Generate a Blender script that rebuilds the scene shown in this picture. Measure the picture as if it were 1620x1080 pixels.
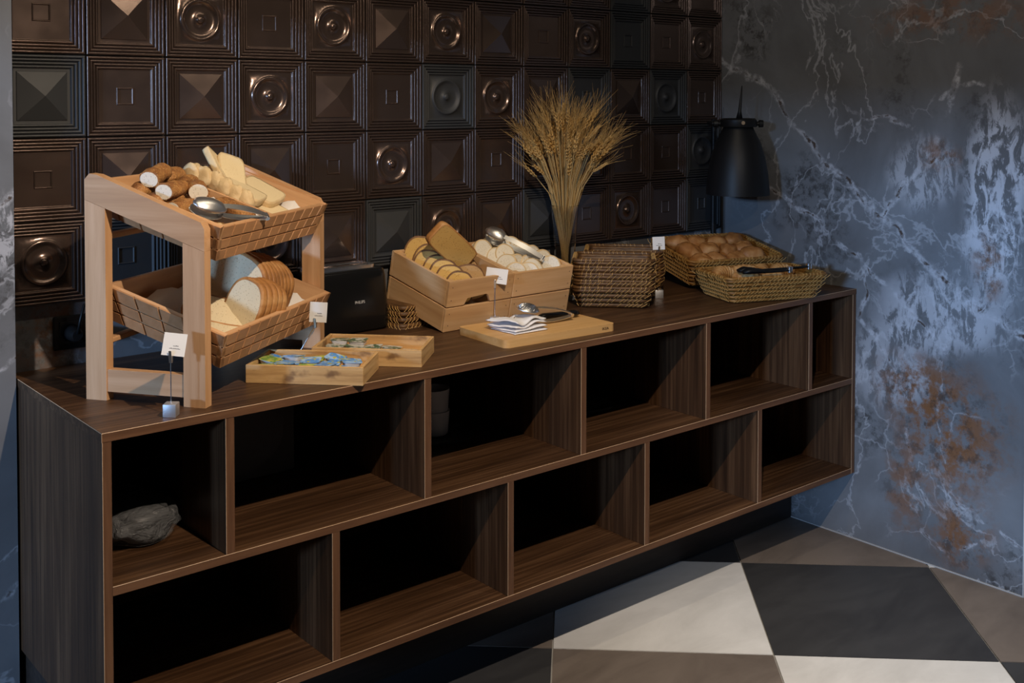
import bpy, bmesh, math, random
from mathutils import Vector, Matrix, Euler, noise
R = math.radians
random.seed(7)
for o in list(bpy.data.objects): bpy.data.objects.remove(o)
sc = bpy.context.scene
COL = sc.collection

# ------------------------------------------------------------------ camera
cam = bpy.data.cameras.new('camera'); camo = bpy.data.objects.new('camera', cam); COL.objects.link(camo)
cam.sensor_width = 36.0; cam.lens = 1752.7 / 1620 * 36; cam.shift_y = -(540 - 208.36) / 1620
cam.clip_start = 0.05; cam.clip_end = 200
camo.matrix_world = (Matrix.Translation((-3.3373, -2.7598, 1.5197)) @ Matrix.Rotation(R(-39.8876), 4, 'Z')
                     @ Matrix.Rotation(R(90 - 1.7379), 4, 'X') @ Matrix.Rotation(R(0.0686), 4, 'Z'))
sc.camera = camo
# ------------------------------------------------------------------ world, lights, exposure
w = bpy.data.worlds.new('world'); sc.world = w; w.use_nodes = True
w.node_tree.nodes['Background'].inputs[0].default_value = (0.72, 0.72, 0.74, 1)
w.node_tree.nodes['Background'].inputs[1].default_value = 0.032
def spot(name, loc, target, power, col, angle, blend, rad):
    l = bpy.data.lights.new(name, 'SPOT'); l.energy = power; l.color = col; l.spot_size = R(angle); l.spot_blend = blend; l.shadow_soft_size = rad
    o = bpy.data.objects.new(name, l); COL.objects.link(o); o.location = loc
    o.rotation_euler = (Vector(target) - Vector(loc)).to_track_quat('-Z', 'Y').to_euler(); return o
def area(name, loc, target, power, col, sx, sy):
    l = bpy.data.lights.new(name, 'AREA'); l.shape = 'RECTANGLE'; l.size = sx; l.size_y = sy; l.energy = power; l.color = col
    o = bpy.data.objects.new(name, l); COL.objects.link(o); o.location = loc
    o.rotation_euler = (Vector(target) - Vector(loc)).to_track_quat('-Z', 'Y').to_euler(); return o
WARM = (1.0, 0.81, 0.62)
spot('ceiling_spot', (-2.25, -1.87, 2.37), (-1.95, -0.55, 0.6), 138, WARM, 95, 0.8, 0.016)
spot('ceiling_spot_2', (-0.95, -1.87, 2.37), (-0.9, -1.35, 0.0), 62, (1.0, 0.94, 0.88), 66, 0.9, 0.016)
spot('ceiling_spot_3', (-0.6, -3.2, 2.6), (-0.6, -1.5, 0.0), 195, (1.0, 0.98, 0.97), 34, 0.9, 0.03)
area('window_daylight', (-19.0, -6.2, 3.75), (0, -0.6, 0.8), 2900, (0.36, 0.60, 1.0), 2.6, 0.9)
spot('wall_fill_spot', (-2.5, -3.3, 2.65), (0.0, -0.8, 2.0), 105, (1.0, 0.97, 0.95), 32, 1.0, 0.03)  # unseen fill lamp, added to brighten the upper right wall
area('tile_highlight_strip', (-2.0, -0.95, 2.78), (-2.0, -0.9, 0), 8, (1.0, 0.84, 0.62), 2.2, 0.05)  # unseen strip, added to draw highlight lines on the tile bevels
vs = sc.view_settings
vs.view_transform = 'Standard'; vs.look = 'None'; vs.gamma = 1.0; vs.use_curve_mapping = False; vs.exposure = 0.0

# ------------------------------------------------------------------ helpers: meshes
H = 0.8675; D = 0.614; XL = -2.581
def tag(o, label=None, cat=None, group=None, kind=None):
    if label: o['label'] = label
    if cat: o['category'] = cat
    if group: o['group'] = group
    if kind: o['kind'] = kind
    return o
def empty(name, M=Matrix(), label=None, cat=None, group=None):
    o = bpy.data.objects.new(name, None); COL.objects.link(o); o.empty_display_size = 0.05; o.matrix_world = M
    return tag(o, label, cat, group)
def obj(name, bm, mats, parent=None, M=None, smooth=False, sharp=None):
    if not isinstance(bm, bpy.types.Mesh):
        me = bpy.data.meshes.new(name); bmesh.ops.recalc_face_normals(bm, faces=bm.faces[:]); bm.to_mesh(me); bm.free()
        if smooth:
            for p in me.polygons: p.use_smooth = True
            if sharp: me.set_sharp_from_angle(angle=R(sharp))
        for m in (mats if isinstance(mats, (list, tuple)) else [mats]): me.materials.append(m)
    else: me = bm
    o = bpy.data.objects.new(name, me); COL.objects.link(o)
    if parent: o.parent = parent
    if M is not None:
        if parent: o.matrix_local = M
        else: o.matrix_world = M
    return o
def struct(name, bm, m, **k): return tag(obj(name, bm, m, **k), kind='structure')
def NB(): return bmesh.new()
def box(bm, a, b, bev=0.0, mi=0, M=None, bmi=None, seg=1):
    r = bmesh.ops.create_cube(bm, size=1.0); vs_ = r['verts']
    for v in vs_:
        v.co = Vector([(a[i] + b[i]) / 2 + v.co[i] * (b[i] - a[i]) for i in range(3)])
    fs = list({f for v in vs_ for f in v.link_faces})
    for f in fs: f.material_index = mi
    if bev:
        es = list({e for v in vs_ for e in v.link_edges})
        g = bmesh.ops.bevel(bm, geom=es, offset=bev, segments=seg, profile=0.5, affect='EDGES', clamp_overlap=True)
        if bmi is not None:
            for f in g['faces']: f.material_index = bmi
        vs_ = list({v for f in g['faces'] for v in f.verts} | {v for v in vs_ if v.is_valid})
    if M is not None: bmesh.ops.transform(bm, matrix=M, verts=vs_)
    return vs_
def tube(bm, pts, rad, seg=6, mi=0, closed=False, caps=True, flat=1.0):
    pts = [Vector(p) for p in pts]; n = len(pts); rings = []
    prev = None
    for i, p in enumerate(pts):
        a = pts[(i - 1) % n] if (closed or i) else p; b = pts[(i + 1) % n] if (closed or i < n - 1) else p
        t = (b - a); t = t.normalized() if t.length > 1e-9 else Vector((0, 0, 1))
        if prev is None:
            u = t.orthogonal().normalized()
            if abs(t.z) < 0.9: u = t.cross(Vector((0, 0, 1))).normalized()
        else:
            u = (prev - t * prev.dot(t)); u = u.normalized() if u.length > 1e-6 else t.orthogonal().normalized()
        prev = u; v = t.cross(u); r = rad[i] if isinstance(rad, (list, tuple)) else rad
        rings.append([bm.verts.new(p + (u * math.cos(k * math.tau / seg) + v * math.sin(k * math.tau / seg) * flat) * r) for k in range(seg)])
    m = n if closed else n - 1
    for i in range(m):
        A, B = rings[i], rings[(i + 1) % n]
        for k in range(seg):
            f = bm.faces.new((A[k], A[(k + 1) % seg], B[(k + 1) % seg], B[k])); f.material_index = mi
    if caps and not closed:
        bm.faces.new(rings[0][::-1]).material_index = mi; bm.faces.new(rings[-1]).material_index = mi
def lathe(bm, prof, seg=32, mi=0, M=None, close=False):
    rings = []; allv = []
    for r, z in prof:
        if r < 1e-6: ring = [bm.verts.new((0, 0, z))]
        else: ring = [bm.verts.new((r * math.cos(k * math.tau / seg), r * math.sin(k * math.tau / seg), z)) for k in range(seg)]
        rings.append(ring); allv += ring
    for A, B in zip(rings, rings[1:]):
        for k in range(seg):
            k2 = (k + 1) % seg
            if len(A) == 1 and len(B) == 1: continue
            if len(A) == 1: f = bm.faces.new((A[0], B[k2], B[k]))
            elif len(B) == 1: f = bm.faces.new((A[k], A[k2], B[0]))
            else: f = bm.faces.new((A[k], A[k2], B[k2], B[k]))
            f.material_index = mi
    if M is not None: bmesh.ops.transform(bm, matrix=M, verts=allv)
    return allv
def prism(bm, pts, n0, n1, f3, mi=0, mi_side=None):
    """2D outline pts; f3(u,v,h)->3D; between h=n0 and n1"""
    A = [bm.verts.new(f3(u, v, n0)) for u, v in pts]; B = [bm.verts.new(f3(u, v, n1)) for u, v in pts]
    bm.faces.new(A[::-1]).material_index = mi; bm.faces.new(B).material_index = mi
    n = len(pts)
    for k in range(n):
        bm.faces.new((A[k], A[(k + 1) % n], B[(k + 1) % n], B[k])).material_index = mi if mi_side is None else mi_side
def bevel_all(bm, off, seg=2):
    es = [e for e in bm.edges if len(e.link_faces) == 2 and e.calc_face_angle(0) > 0.6]
    bmesh.ops.bevel(bm, geom=es, offset=off, segments=seg, profile=0.5, affect='EDGES', clamp_overlap=True)
def copy_tree(o, M=None, label=None):
    c = o.copy(); COL.objects.link(c)
    if M is not None: c.matrix_world = M
    if label: c['label'] = label
    for ch in list(o.children):
        d = ch.copy(); COL.objects.link(d); d.parent = c
        for g in list(ch.children):
            e = g.copy(); COL.objects.link(e); e.parent = d
    return c
def TR(x, y, z, rx=0, ry=0, rz=0): return Matrix.Translation((x, y, z)) @ Euler((R(rx), R(ry), R(rz)), 'XYZ').to_matrix().to_4x4()
ORD = ['first', 'second', 'third', 'fourth', 'fifth', 'sixth', 'seventh', 'eighth', 'ninth', 'tenth', 'eleventh', 'twelfth', 'thirteenth', 'fourteenth', 'fifteenth', 'sixteenth']

# ------------------------------------------------------------------ helpers: materials
class NT:
    def __init__(s, name, **k):
        s.m = bpy.data.materials.new(name); s.m.use_nodes = True; s.t = s.m.node_tree; s.b = s.t.nodes['Principled BSDF']
        for a, b in k.items(): s.set(a, b)
        s.co = None
    def set(s, key, v):
        i = s.b.inputs[key.replace('_', ' ')]
        if isinstance(v, bpy.types.NodeSocket): s.t.links.new(v, i)
        elif isinstance(v, tuple) and len(v) == 3 and i.type == 'RGBA': i.default_value = v + (1,)
        else: i.default_value = v
    def n(s, typ, **k):
        nd = s.t.nodes.new('ShaderNode' + typ)
        for a, b in k.items():
            if a in nd.bl_rna.properties and not a.startswith('i_'): setattr(nd, a, b)
        return nd
    def inp(s, nd, idx, v):
        i = nd.inputs[idx]
        if isinstance(v, bpy.types.NodeSocket): s.t.links.new(v, i)
        elif isinstance(v, tuple) and len(v) == 3 and i.type == 'RGBA': i.default_value = v + (1,)
        else: i.default_value = v
    def obj(s):
        if not s.co: s.co = s.n('TexCoord').outputs['Object']
        return s.co
    def map(s, v, scale=(1, 1, 1), loc=(0, 0, 0), rot=(0, 0, 0)):
        nd = s.n('Mapping'); s.inp(nd, 0, v); nd.inputs['Scale'].default_value = scale; nd.inputs['Location'].default_value = loc; nd.inputs['Rotation'].default_value = rot
        return nd.outputs[0]
    def noise(s, v, scale=5, detail=4, rough=0.5, dist=0.0, out='Fac'):
        nd = s.n('TexNoise'); s.inp(nd, 'Vector', v); nd.inputs['Scale'].default_value = scale; nd.inputs['Detail'].default_value = detail
        nd.inputs['Roughness'].default_value = rough; nd.inputs['Distortion'].default_value = dist; return nd.outputs[out]
    def voro(s, v, scale=5, feature='F1', out='Distance'):
        nd = s.n('TexVoronoi'); nd.feature = feature; s.inp(nd, 'Vector', v); nd.inputs['Scale'].default_value = scale; return nd.outputs[out]
    def m_(s, op, a, b=0.0, c=0.0, clamp=False):
        nd = s.n('Math'); nd.operation = op; nd.use_clamp = clamp; s.inp(nd, 0, a); s.inp(nd, 1, b)
        if op in ('MULTIPLY_ADD', 'COMPARE', 'SMOOTH_MIN'): s.inp(nd, 2, c)
        return nd.outputs[0]
    def vm(s, op, a, b=None, sc_=None):
        nd = s.n('VectorMath'); nd.operation = op; s.inp(nd, 0, a)
        if b is not None: s.inp(nd, 1, b)
        if sc_ is not None: s.inp(nd, 3, sc_)
        return nd.outputs['Value'] if op in ('DOT_PRODUCT', 'LENGTH', 'DISTANCE') else nd.outputs[0]
    def ss(s, x, lo, hi, a=0.0, b=1.0):
        nd = s.n('MapRange'); nd.interpolation_type = 'SMOOTHSTEP'; s.inp(nd, 0, x); s.inp(nd, 1, lo); s.inp(nd, 2, hi); nd.inputs[3].default_value = a; nd.inputs[4].default_value = b
        return nd.outputs[0]
    def ramp(s, f, stops):
        nd = s.n('ValToRGB'); s.inp(nd, 0, f); cr = nd.color_ramp
        while len(cr.elements) < len(stops): cr.elements.new(0.5)
        for e, (p, c) in zip(cr.elements, stops): e.position = p; e.color = c + (1,) if len(c) == 3 else c
        return nd.outputs[0]
    def mix(s, f, a, b, blend='MIX'):
        nd = s.n('Mix'); nd.data_type = 'RGBA'; nd.blend_type = blend; s.inp(nd, 0, f); s.inp(nd, 6, a); s.inp(nd, 7, b); return nd.outputs[2]
    def bump(s, h, strength=0.2, dist=0.002):
        nd = s.n('Bump'); nd.inputs['Strength'].default_value = strength; nd.inputs['Distance'].default_value = dist; s.inp(nd, 'Height', h); s.set('Normal', nd.outputs[0])
    def rnd(s): return s.n('ObjectInfo').outputs['Random']
def plain(name, col, rough=0.5, metal=0.0, **k): return NT(name, Base_Color=col, Roughness=rough, Metallic=metal, **k).m

def wood(name, c0, c1, c2, axis, rough=0.45, vary=0.25, fine=60, off=True, spec=0.5, thin=0.06):
    t = NT(name, Roughness=rough); co = t.obj(); t.set('Specular IOR Level', spec)
    if off:
        rv = t.n('CombineXYZ'); r = t.rnd()
        for i in range(3): t.inp(rv, i, t.m_('MULTIPLY', r, 7.3 + i * 3))
        co = t.vm('ADD', co, rv.outputs[0])
    s = [1.0, 1.0, 1.0]; s[axis] = thin
    v = t.map(co, tuple(x * fine for x in s)); f1 = t.noise(v, 1.0, 5, 0.62, 0.3)
    s2 = [1.0, 1.0, 1.0]; s2[axis] = 0.10
    f2 = t.noise(t.map(co, tuple(x * fine * 0.16 for x in s2)), 1.0, 3, 0.5, 0.8)
    f = t.m_('ADD', t.m_('MULTIPLY', f1, 0.62), t.m_('MULTIPLY', f2, 0.38))
    c = t.ramp(f, [(0.3, c0), (0.5, c1), (0.68, c2)])
    if vary:
        k = t.m_('ADD', t.m_('MULTIPLY', t.rnd(), vary), 1 - vary / 2)
        c = t.vm('SCALE', c, sc_=k)
    t.set('Base Color', c); t.bump(f1, 0.12, 0.001); return t.m
WAL = ((0.017, 0.0075, 0.0034), (0.060, 0.0280, 0.0125), (0.135, 0.069, 0.033))
M_WX = wood('walnut_lengthwise', *WAL, 0, 0.42, 0.1, 95, spec=0.45, thin=0.022)
M_WZ = wood('walnut_upright', *WAL, 2, 0.42, 0.1, 95, spec=0.45, thin=0.022)
EDG = ((0.072, 0.030, 0.013), (0.128, 0.058, 0.026), (0.18, 0.086, 0.040))
M_EX = wood('walnut_edge_lengthwise', *EDG, 0, 0.5, 0.05, 90)
M_EZ = wood('walnut_edge_upright', *EDG, 2, 0.5, 0.05, 90)
M_LINE = plain('pale_worn_edge', (0.50, 0.33, 0.20), 0.5)
BEE = ((0.42, 0.22, 0.10), (0.55, 0.31, 0.15), (0.66, 0.40, 0.22))
M_BX = wood('beech_lengthwise', *BEE, 0, 0.5, 0.22, 45)
M_BZ = wood('beech_upright', *BEE, 2, 0.5, 0.22, 45)
M_BY = wood('beech_crosswise', *BEE, 1, 0.5, 0.22, 45)
BLK = ((0.36, 0.175, 0.075), (0.46, 0.235, 0.105), (0.53, 0.285, 0.14))
M_BLK = wood('beech_block', *BLK, 0, 0.5, 0.28, 45)
PIN = ((0.40, 0.21, 0.085), (0.57, 0.35, 0.17), (0.68, 0.46, 0.26))
M_PX = wood('pine_lengthwise', *PIN, 0, 0.6, 0.2, 28)
M_PY = wood('pine_crosswise', *PIN, 1, 0.6, 0.2, 28)
def burnt(name, axis):
    t = NT(name, Roughness=0.6); co = t.obj(); s = [1, 1, 1]; s[axis] = 0.07
    f = t.noise(t.map(co, tuple(70 * x for x in s)), 1, 5, 0.6)
    c = t.ramp(f, [(0.3, (0.36, 0.20, 0.08)), (0.5, (0.58, 0.36, 0.15)), (0.7, (0.68, 0.46, 0.22))])
    b = t.ss(t.noise(t.map(co, (16, 16, 22)), 1, 3, 0.55), 0.55, 0.72, 0, 0.75)
    t.set('Base Color', t.mix(b, c, (0.13, 0.06, 0.025))); t.bump(f, 0.15, 0.001); return t.m
M_TRX = burnt('scorched_pine_lengthwise', 0); M_TRY = burnt('scorched_pine_crosswise', 1)
M_BAM = wood('bamboo', (0.50, 0.28, 0.10), (0.60, 0.36, 0.14), (0.66, 0.42, 0.19), 0, 0.45, 0.1, 50)
M_NAIL = plain('nail_hole', (0.12, 0.07, 0.04), 0.7)
M_STEEL = plain('brushed_steel', (0.80, 0.79, 0.77), 0.36, 1.0)
M_SATIN = plain('satin_aluminium', (0.66, 0.68, 0.72), 0.48, 0.9)
M_CHROME = plain('chrome', (0.82, 0.82, 0.83), 0.24, 1.0)
M_BLACK = plain('black_plastic', (0.006, 0.006, 0.0065), 0.2)
M_BLACKM = plain('matte_black_metal', (0.007, 0.007, 0.0075), 0.45, 0.0, Specular_IOR_Level=0.3)
M_CARD = plain('white_card', (0.78, 0.77, 0.75), 0.6)
M_INK = plain('grey_print', (0.12, 0.12, 0.13), 0.7)
M_CLOTH = None
def cloth():
    t = NT('white_cotton', Base_Color=(0.80, 0.81, 0.84), Roughness=0.9); t.bump(t.noise(t.map(t.obj(), (400, 400, 400)), 1, 2), 0.2, 0.001); return t.m
M_CLOTH = cloth()
def paper():
    t = NT('parchment', Base_Color=(0.74, 0.70, 0.66), Roughness=0.55); t.bump(t.noise(t.obj(), 30, 3), 0.25, 0.004); return t.m
M_PAPER = paper()

# bread materials
def crumb(name, c, cd, scale=150):
    t = NT(name, Roughness=0.9); co = t.obj()
    v = t.voro(co, scale); p = t.ss(v, 0.06, 0.32, 0.30, 1.0); big = t.ss(t.noise(co, 90, 2), 0.66, 0.74)
    c1 = t.mix(p, cd, c); t.set('Base Color', t.mix(t.m_('MULTIPLY', big, 0.45), c1, cd))
    t.bump(t.m_('SUBTRACT', p, big), 0.4, 0.002); return t.m
def crust(name, stops, scale=14, bump=0.5, speck=None):
    t = NT(name, Roughness=0.6); co = t.obj(); f = t.noise(co, scale, 5, 0.6)
    c = t.ramp(f, stops); h = t.noise(co, scale * 6, 4)
    if speck:
        sp = t.ss(t.voro(co, 220), 0.18, 0.32, 1, 0); c = t.mix(t.m_('MULTIPLY', sp, t.ss(t.noise(co, 25, 2), 0.4, 0.55)), c, speck)
    t.set('Base Color', c); t.bump(h, bump, 0.004); return t.m
M_CRW = crumb('white_crumb', (0.72, 0.62, 0.42), (0.40, 0.29, 0.15), 180)
M_CRP = crumb('pale_crumb', (0.74, 0.70, 0.60), (0.46, 0.40, 0.30), 200)
M_CRS = crumb('sandwich_crumb', (0.74, 0.60, 0.36), (0.60, 0.45, 0.24), 260)
M_CRY = crumb('yellow_crumb', (0.62, 0.40, 0.13), (0.36, 0.19, 0.05), 160)
M_CRB = crumb('brown_crumb', (0.46, 0.29, 0.13), (0.22, 0.12, 0.05), 170)
M_CTG = crust('golden_crust', [(0.3, (0.18, 0.07, 0.02)), (0.5, (0.42, 0.19, 0.055)), (0.7, (0.60, 0.36, 0.15))])
M_CTD = crust('dark_seeded_crust', [(0.3, (0.13, 0.045, 0.012)), (0.5, (0.27, 0.11, 0.03)), (0.72, (0.46, 0.22, 0.06))], 34, 1.0, (0.56, 0.34, 0.13))
M_CTB = crust('brown_crust', [(0.3, (0.07, 0.03, 0.012)), (0.5, (0.15, 0.07, 0.028)), (0.7, (0.28, 0.15, 0.06))], 18)
M_CTP = crust('pale_crust', [(0.3, (0.55, 0.38, 0.19)), (0.5, (0.66, 0.50, 0.28)), (0.7, (0.72, 0.60, 0.40))], 16, 0.4)
M_CRO = crust('croissant_crust', [(0.3, (0.30, 0.12, 0.03)), (0.5, (0.54, 0.29, 0.10)), (0.7, (0.74, 0.52, 0.28))], 16, 0.4)
M_CTR = crust('roll_crust', [(0.3, (0.22, 0.080, 0.018)), (0.5, (0.38, 0.165, 0.045)), (0.7, (0.56, 0.31, 0.12))], 14, 0.4)

# ------------------------------------------------------------------ marble
def marble(name, veins, masses, rusts, seedloc=(0, 0, 0)):
    t = NT(name, Roughness=0.3); co = t.obj()
    t.set('Specular IOR Level', 0.35)
    dn = t.noise(co, 5.0, 5, 0.6, out='Color'); dv = t.vm('SCALE', t.vm('SUBTRACT', dn, (0.5, 0.5, 0.5)), sc_=0.11)
    p = t.vm('ADD', co, dv)
    cl = t.noise(t.map(co, (1.6, 1.6, 1.6), seedloc), 1.0, 6, 0.6, 0.6)
    base = t.ramp(cl, [(0.28, (0.105, 0.105, 0.108)), (0.50, (0.155, 0.16, 0.17)), (0.66, (0.20, 0.21, 0.225)), (0.85, (0.27, 0.28, 0.30))])
    # dark grainy mottling
    g = t.m_('MULTIPLY', t.ss(t.noise(t.map(co, (1, 1, 1), (3 + seedloc[0], 1, 5)), 2.6, 4, 0.55), 0.52, 0.66), t.ss(t.noise(t.map(co, (1, 1, 1), (0.37, 0.11, 0.23), (0.5, 0.7, 0.3)), 30, 7, 0.72), 0.46, 0.60))
    base = t.mix(t.m_('MULTIPLY', g, 0.75), base, (0.035, 0.032, 0.03))
    def ridge(scale, width, off, det=6):
        f = t.noise(t.map(p, (1, 1, 1), off), scale, det, 0.55, 0.8); return t.ss(t.m_('ABSOLUTE', t.m_('SUBTRACT', f, 0.5)), 0.0, width, 1, 0)
    fine = t.m_('MULTIPLY', ridge(1.7, 0.010, (seedloc[0], 4, 2)), 0.55)
    fine = t.m_('MAXIMUM', fine, t.m_('MULTIPLY', ridge(4.5, 0.014, (1, seedloc[0], 7)), t.ss(t.noise(co, 1.8, 2), 0.50, 0.66, 0, 0.5)))
    base = t.mix(fine, base, (0.44, 0.45, 0.48))
    ck = t.ss(t.voro(t.vm('ADD', co, t.vm('SCALE', t.vm('SUBTRACT', t.noise(co, 9, 4, 0.6, out='Color'), (0.5, 0.5, 0.5)), sc_=0.10)), 5.5, 'DISTANCE_TO_EDGE'), 0.0, 0.022, 1, 0)
    ck = t.m_('MULTIPLY', ck, t.ss(t.noise(t.map(co, (1, 1, 1), (7, seedloc[0], 3)), 3.2, 4, 0.6), 0.50, 0.64, 0, 0.4))
    base = t.mix(ck, base, (0.46, 0.47, 0.50))
    wn = t.m_('ADD', t.m_('MULTIPLY', t.noise(co, 14, 4, 0.65), 2.0), 0.0)
    V = None; Ed = None
    for wd, pts in veins:
        for a, b in zip(pts, pts[1:]):
            a3 = Vector(a); ab = Vector(b) - a3
            pa = t.vm('SUBTRACT', p, tuple(a3)); k = t.m_('MULTIPLY', t.vm('DOT_PRODUCT', pa, tuple(ab)), 1 / ab.length_squared, clamp=True)
            d = t.vm('LENGTH', t.vm('SUBTRACT', pa, t.vm('SCALE', tuple(ab), sc_=k)))
            d = t.m_('DIVIDE', d, wd)
            V = d if V is None else t.m_('MINIMUM', V, d)
    if V is not None:
        V = t.m_('DIVIDE', V, t.m_('ADD', wn, 0.05))
        body = t.ss(V, 0.35, 1.0, 1, 0); core = t.ss(V, 0.15, 0.42, 1, 0)
        brk = t.ss(t.noise(co, 30, 5, 0.7), 0.40, 0.62)
        base = t.mix(t.m_('MULTIPLY', body, t.m_('ADD', t.m_('MULTIPLY', brk, 0.65), 0.1)), base, (0.52, 0.53, 0.57))
        base = t.mix(t.m_('MULTIPLY', core, t.ss(t.noise(co, 22, 4, 0.7), 0.45, 0.58)), base, (0.075, 0.055, 0.045))
    def blob(c, r):
        q = t.vm('SUBTRACT', p, c); q = t.vm('MULTIPLY', q, tuple(1 / x for x in r)); return t.vm('LENGTH', q)
    for c, r, st in masses:
        mk = t.m_('MULTIPLY', t.ss(blob(c, r), 0.45, 1.0, 1, 0), t.m_('MAXIMUM', t.ss(t.noise(t.map(co, (30, 30, 12)), 1.0, 8, 0.72, 0.6), 0.46, 0.54), t.ss(t.noise(t.map(co, (9, 9, 5)), 1.0, 6, 0.65), 0.50, 0.58)))
        base = t.mix(t.m_('MULTIPLY', mk, st), base, (0.62, 0.63, 0.68))
    for c, r, st in rusts:
        bl = t.ss(blob(c, r), 0.2, 1.0, 1, 0)
        mk = t.m_('MULTIPLY', bl, t.ss(t.noise(co, 12, 7, 0.72), 0.42, 0.58))
        base = t.mix(t.m_('MULTIPLY', mk, st), base, (0.20, 0.088, 0.036))
        mk2 = t.m_('MULTIPLY', bl, t.ss(t.noise(t.map(co, (1, 1, 1), (9, 9, 9)), 17, 7, 0.75), 0.50, 0.62))
        base = t.mix(t.m_('MULTIPLY', mk2, 0.7 * st), base, (0.045, 0.035, 0.03))
    t.set('Base Color', base); return t.m
def yz(*l): return [(0.0, a, b) for a, b in l]
M_MARR = marble('marble_slab',
    [(0.020, yz((-0.0, 1.68), (-0.235, 1.556), (-0.333, 1.441), (-0.495, 1.278), (-0.695, 1.128), (-0.765, 1.09), (-0.88, 0.978), (-1.0, 0.88), (-1.2, 0.79))),
     (0.014, yz((-0.1, 1.24), (-0.309, 1.154), (-0.471, 1.087), (-0.599, 0.989), (-0.721, 0.895), (-0.837, 0.80), (-0.95, 0.72))),
     (0.016, yz((-0.70, 1.12), (-0.80, 1.25), (-0.90, 1.34), (-0.93, 1.48), (-0.97, 1.62))),
     (0.010, yz((-0.60, 1.42), (-0.68, 1.46), (-0.80, 1.44), (-0.95, 1.56), (-1.05, 1.55))),
     (0.014, yz((-0.62, 0.99), (-0.66, 0.86), (-0.62, 0.76), (-0.72, 0.68), (-0.80, 0.56))),
     (0.009, yz((-0.80, 0.40), (-0.84, 0.22), (-0.86, 0.10), (-0.96, 0.06), (-1.05, 0.10))),
     (0.008, yz((-0.9, 0.28), (-1.05, 0.2), (-1.2, 0.13)))],
    [((0, -1.10, 1.20), (1, 0.13, 0.40), 0.8), ((0, -0.92, 0.82), (1, 0.30, 0.16), 0.6), ((0, -0.75, 0.62), (1, 0.2, 0.2), 0.45), ((0, -0.86, 1.28), (1, 0.16, 0.16), 0.5)],
    [((0, -0.95, 0.44), (1, 0.28, 0.30), 0.95), ((0, -0.84, 0.56), (1, 0.20, 0.17), 0.95), ((0, -1.0, 0.13), (1, 0.16, 0.16), 0.9), ((0, -0.80, 0.22), (1, 0.12, 0.2), 0.7),
     ((0, -0.91, 1.34), (1, 0.11, 0.08), 0.7), ((0, -1.08, 0.98), (1, 0.06, 0.16), 0.8), ((0, -0.95, 1.78), (1, 0.4, 0.12), 0.55)])
M_MARB = marble('marble_back', [], [], [((-2.46, 0, 0.95), (0.16, 1, 0.16), 0.9)], (2.3, 0, 0))
M_MARL = marble('marble_side_panel', [(0.010, [(-2.75, -0.07, 1.66), (-2.62, -0.07, 1.75)]), (0.014, [(-2.72, -0.07, 1.18), (-2.58, -0.07, 1.30)]), (0.012, [(-2.75, -0.07, 0.80), (-2.58, -0.07, 0.92)]), (0.012, [(-2.70, -0.07, 0.32), (-2.58, -0.07, 0.38)])],
    [((-2.62, -0.07, 1.2), (0.1, 1, 0.12), 0.6)], [], (5.1, 0, 0))

# ------------------------------------------------------------------ structure
bm = NB(); box(bm, (-2.75, 0.0, 0.0), (0.0, 0.12, 2.8)); wall_back = struct('wall_back', bm, M_MARB)
bm = NB(); box(bm, (-5.8, -0.07, 0.0), (-2.585, 0.12, 2.8)); wall_left = struct('wall_left', bm, M_MARL)
bm = NB(); box(bm, (0.0, -1.2, 0.0), (0.12, 0.12, 2.8)); wall_right = struct('wall_right', bm, M_MARR)
M_PLASTER = plain('plaster', (0.45, 0.43, 0.42), 0.9)
bm = NB()   # unseen far wall: window opening shaped to cut daylight, mullion added to dim corner
for a, b in [((-6.0, -9.0, 0.0), (-5.8, -2.15, 1.12)), ((-6.0, -2.15, 0.0), (-5.8, 0.12, 0.35)), ((-6.0, -9.0, 2.12), (-5.8, 0.12, 2.8)), ((-6.0, -0.3, 0.35), (-5.8, 0.12, 2.12)), ((-6.0, -9.0, 1.12), (-5.8, -7.5, 2.12)), ((-6.0, -2.15, 0.35), (-5.8, -1.76, 2.12))]: box(bm, a, b)
struct('wall_window', bm, M_PLASTER)
M_GROUT = plain('grout', (0.30, 0.29, 0.27), 0.8)
bm = NB(); box(bm, (-5.8, -6.5, -0.05), (2.0, 0.12, -0.0035)); floor = struct('floor', bm, M_GROUT)
bm = NB(); box(bm, (-0.004, -1.2, 0.0), (-0.0002, -0.0, 0.0035)); box(bm, (-0.003, -1.204, 0.0), (0.12, -1.2002, 2.8)); struct('trim_1', bm, plain('pale_sealant', (0.42, 0.42, 0.42), 0.6))
ZT0 = 1.8233; P = 0.2; ZTB = ZT0 - 4 * P
bm = NB(); box(bm, (-0.006, -0.0175, ZTB), (-0.001, -0.0002, 2.8)); struct('trim_2', bm, plain('grey_metal_trim', (0.30, 0.29, 0.28), 0.35, 1.0))
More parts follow.
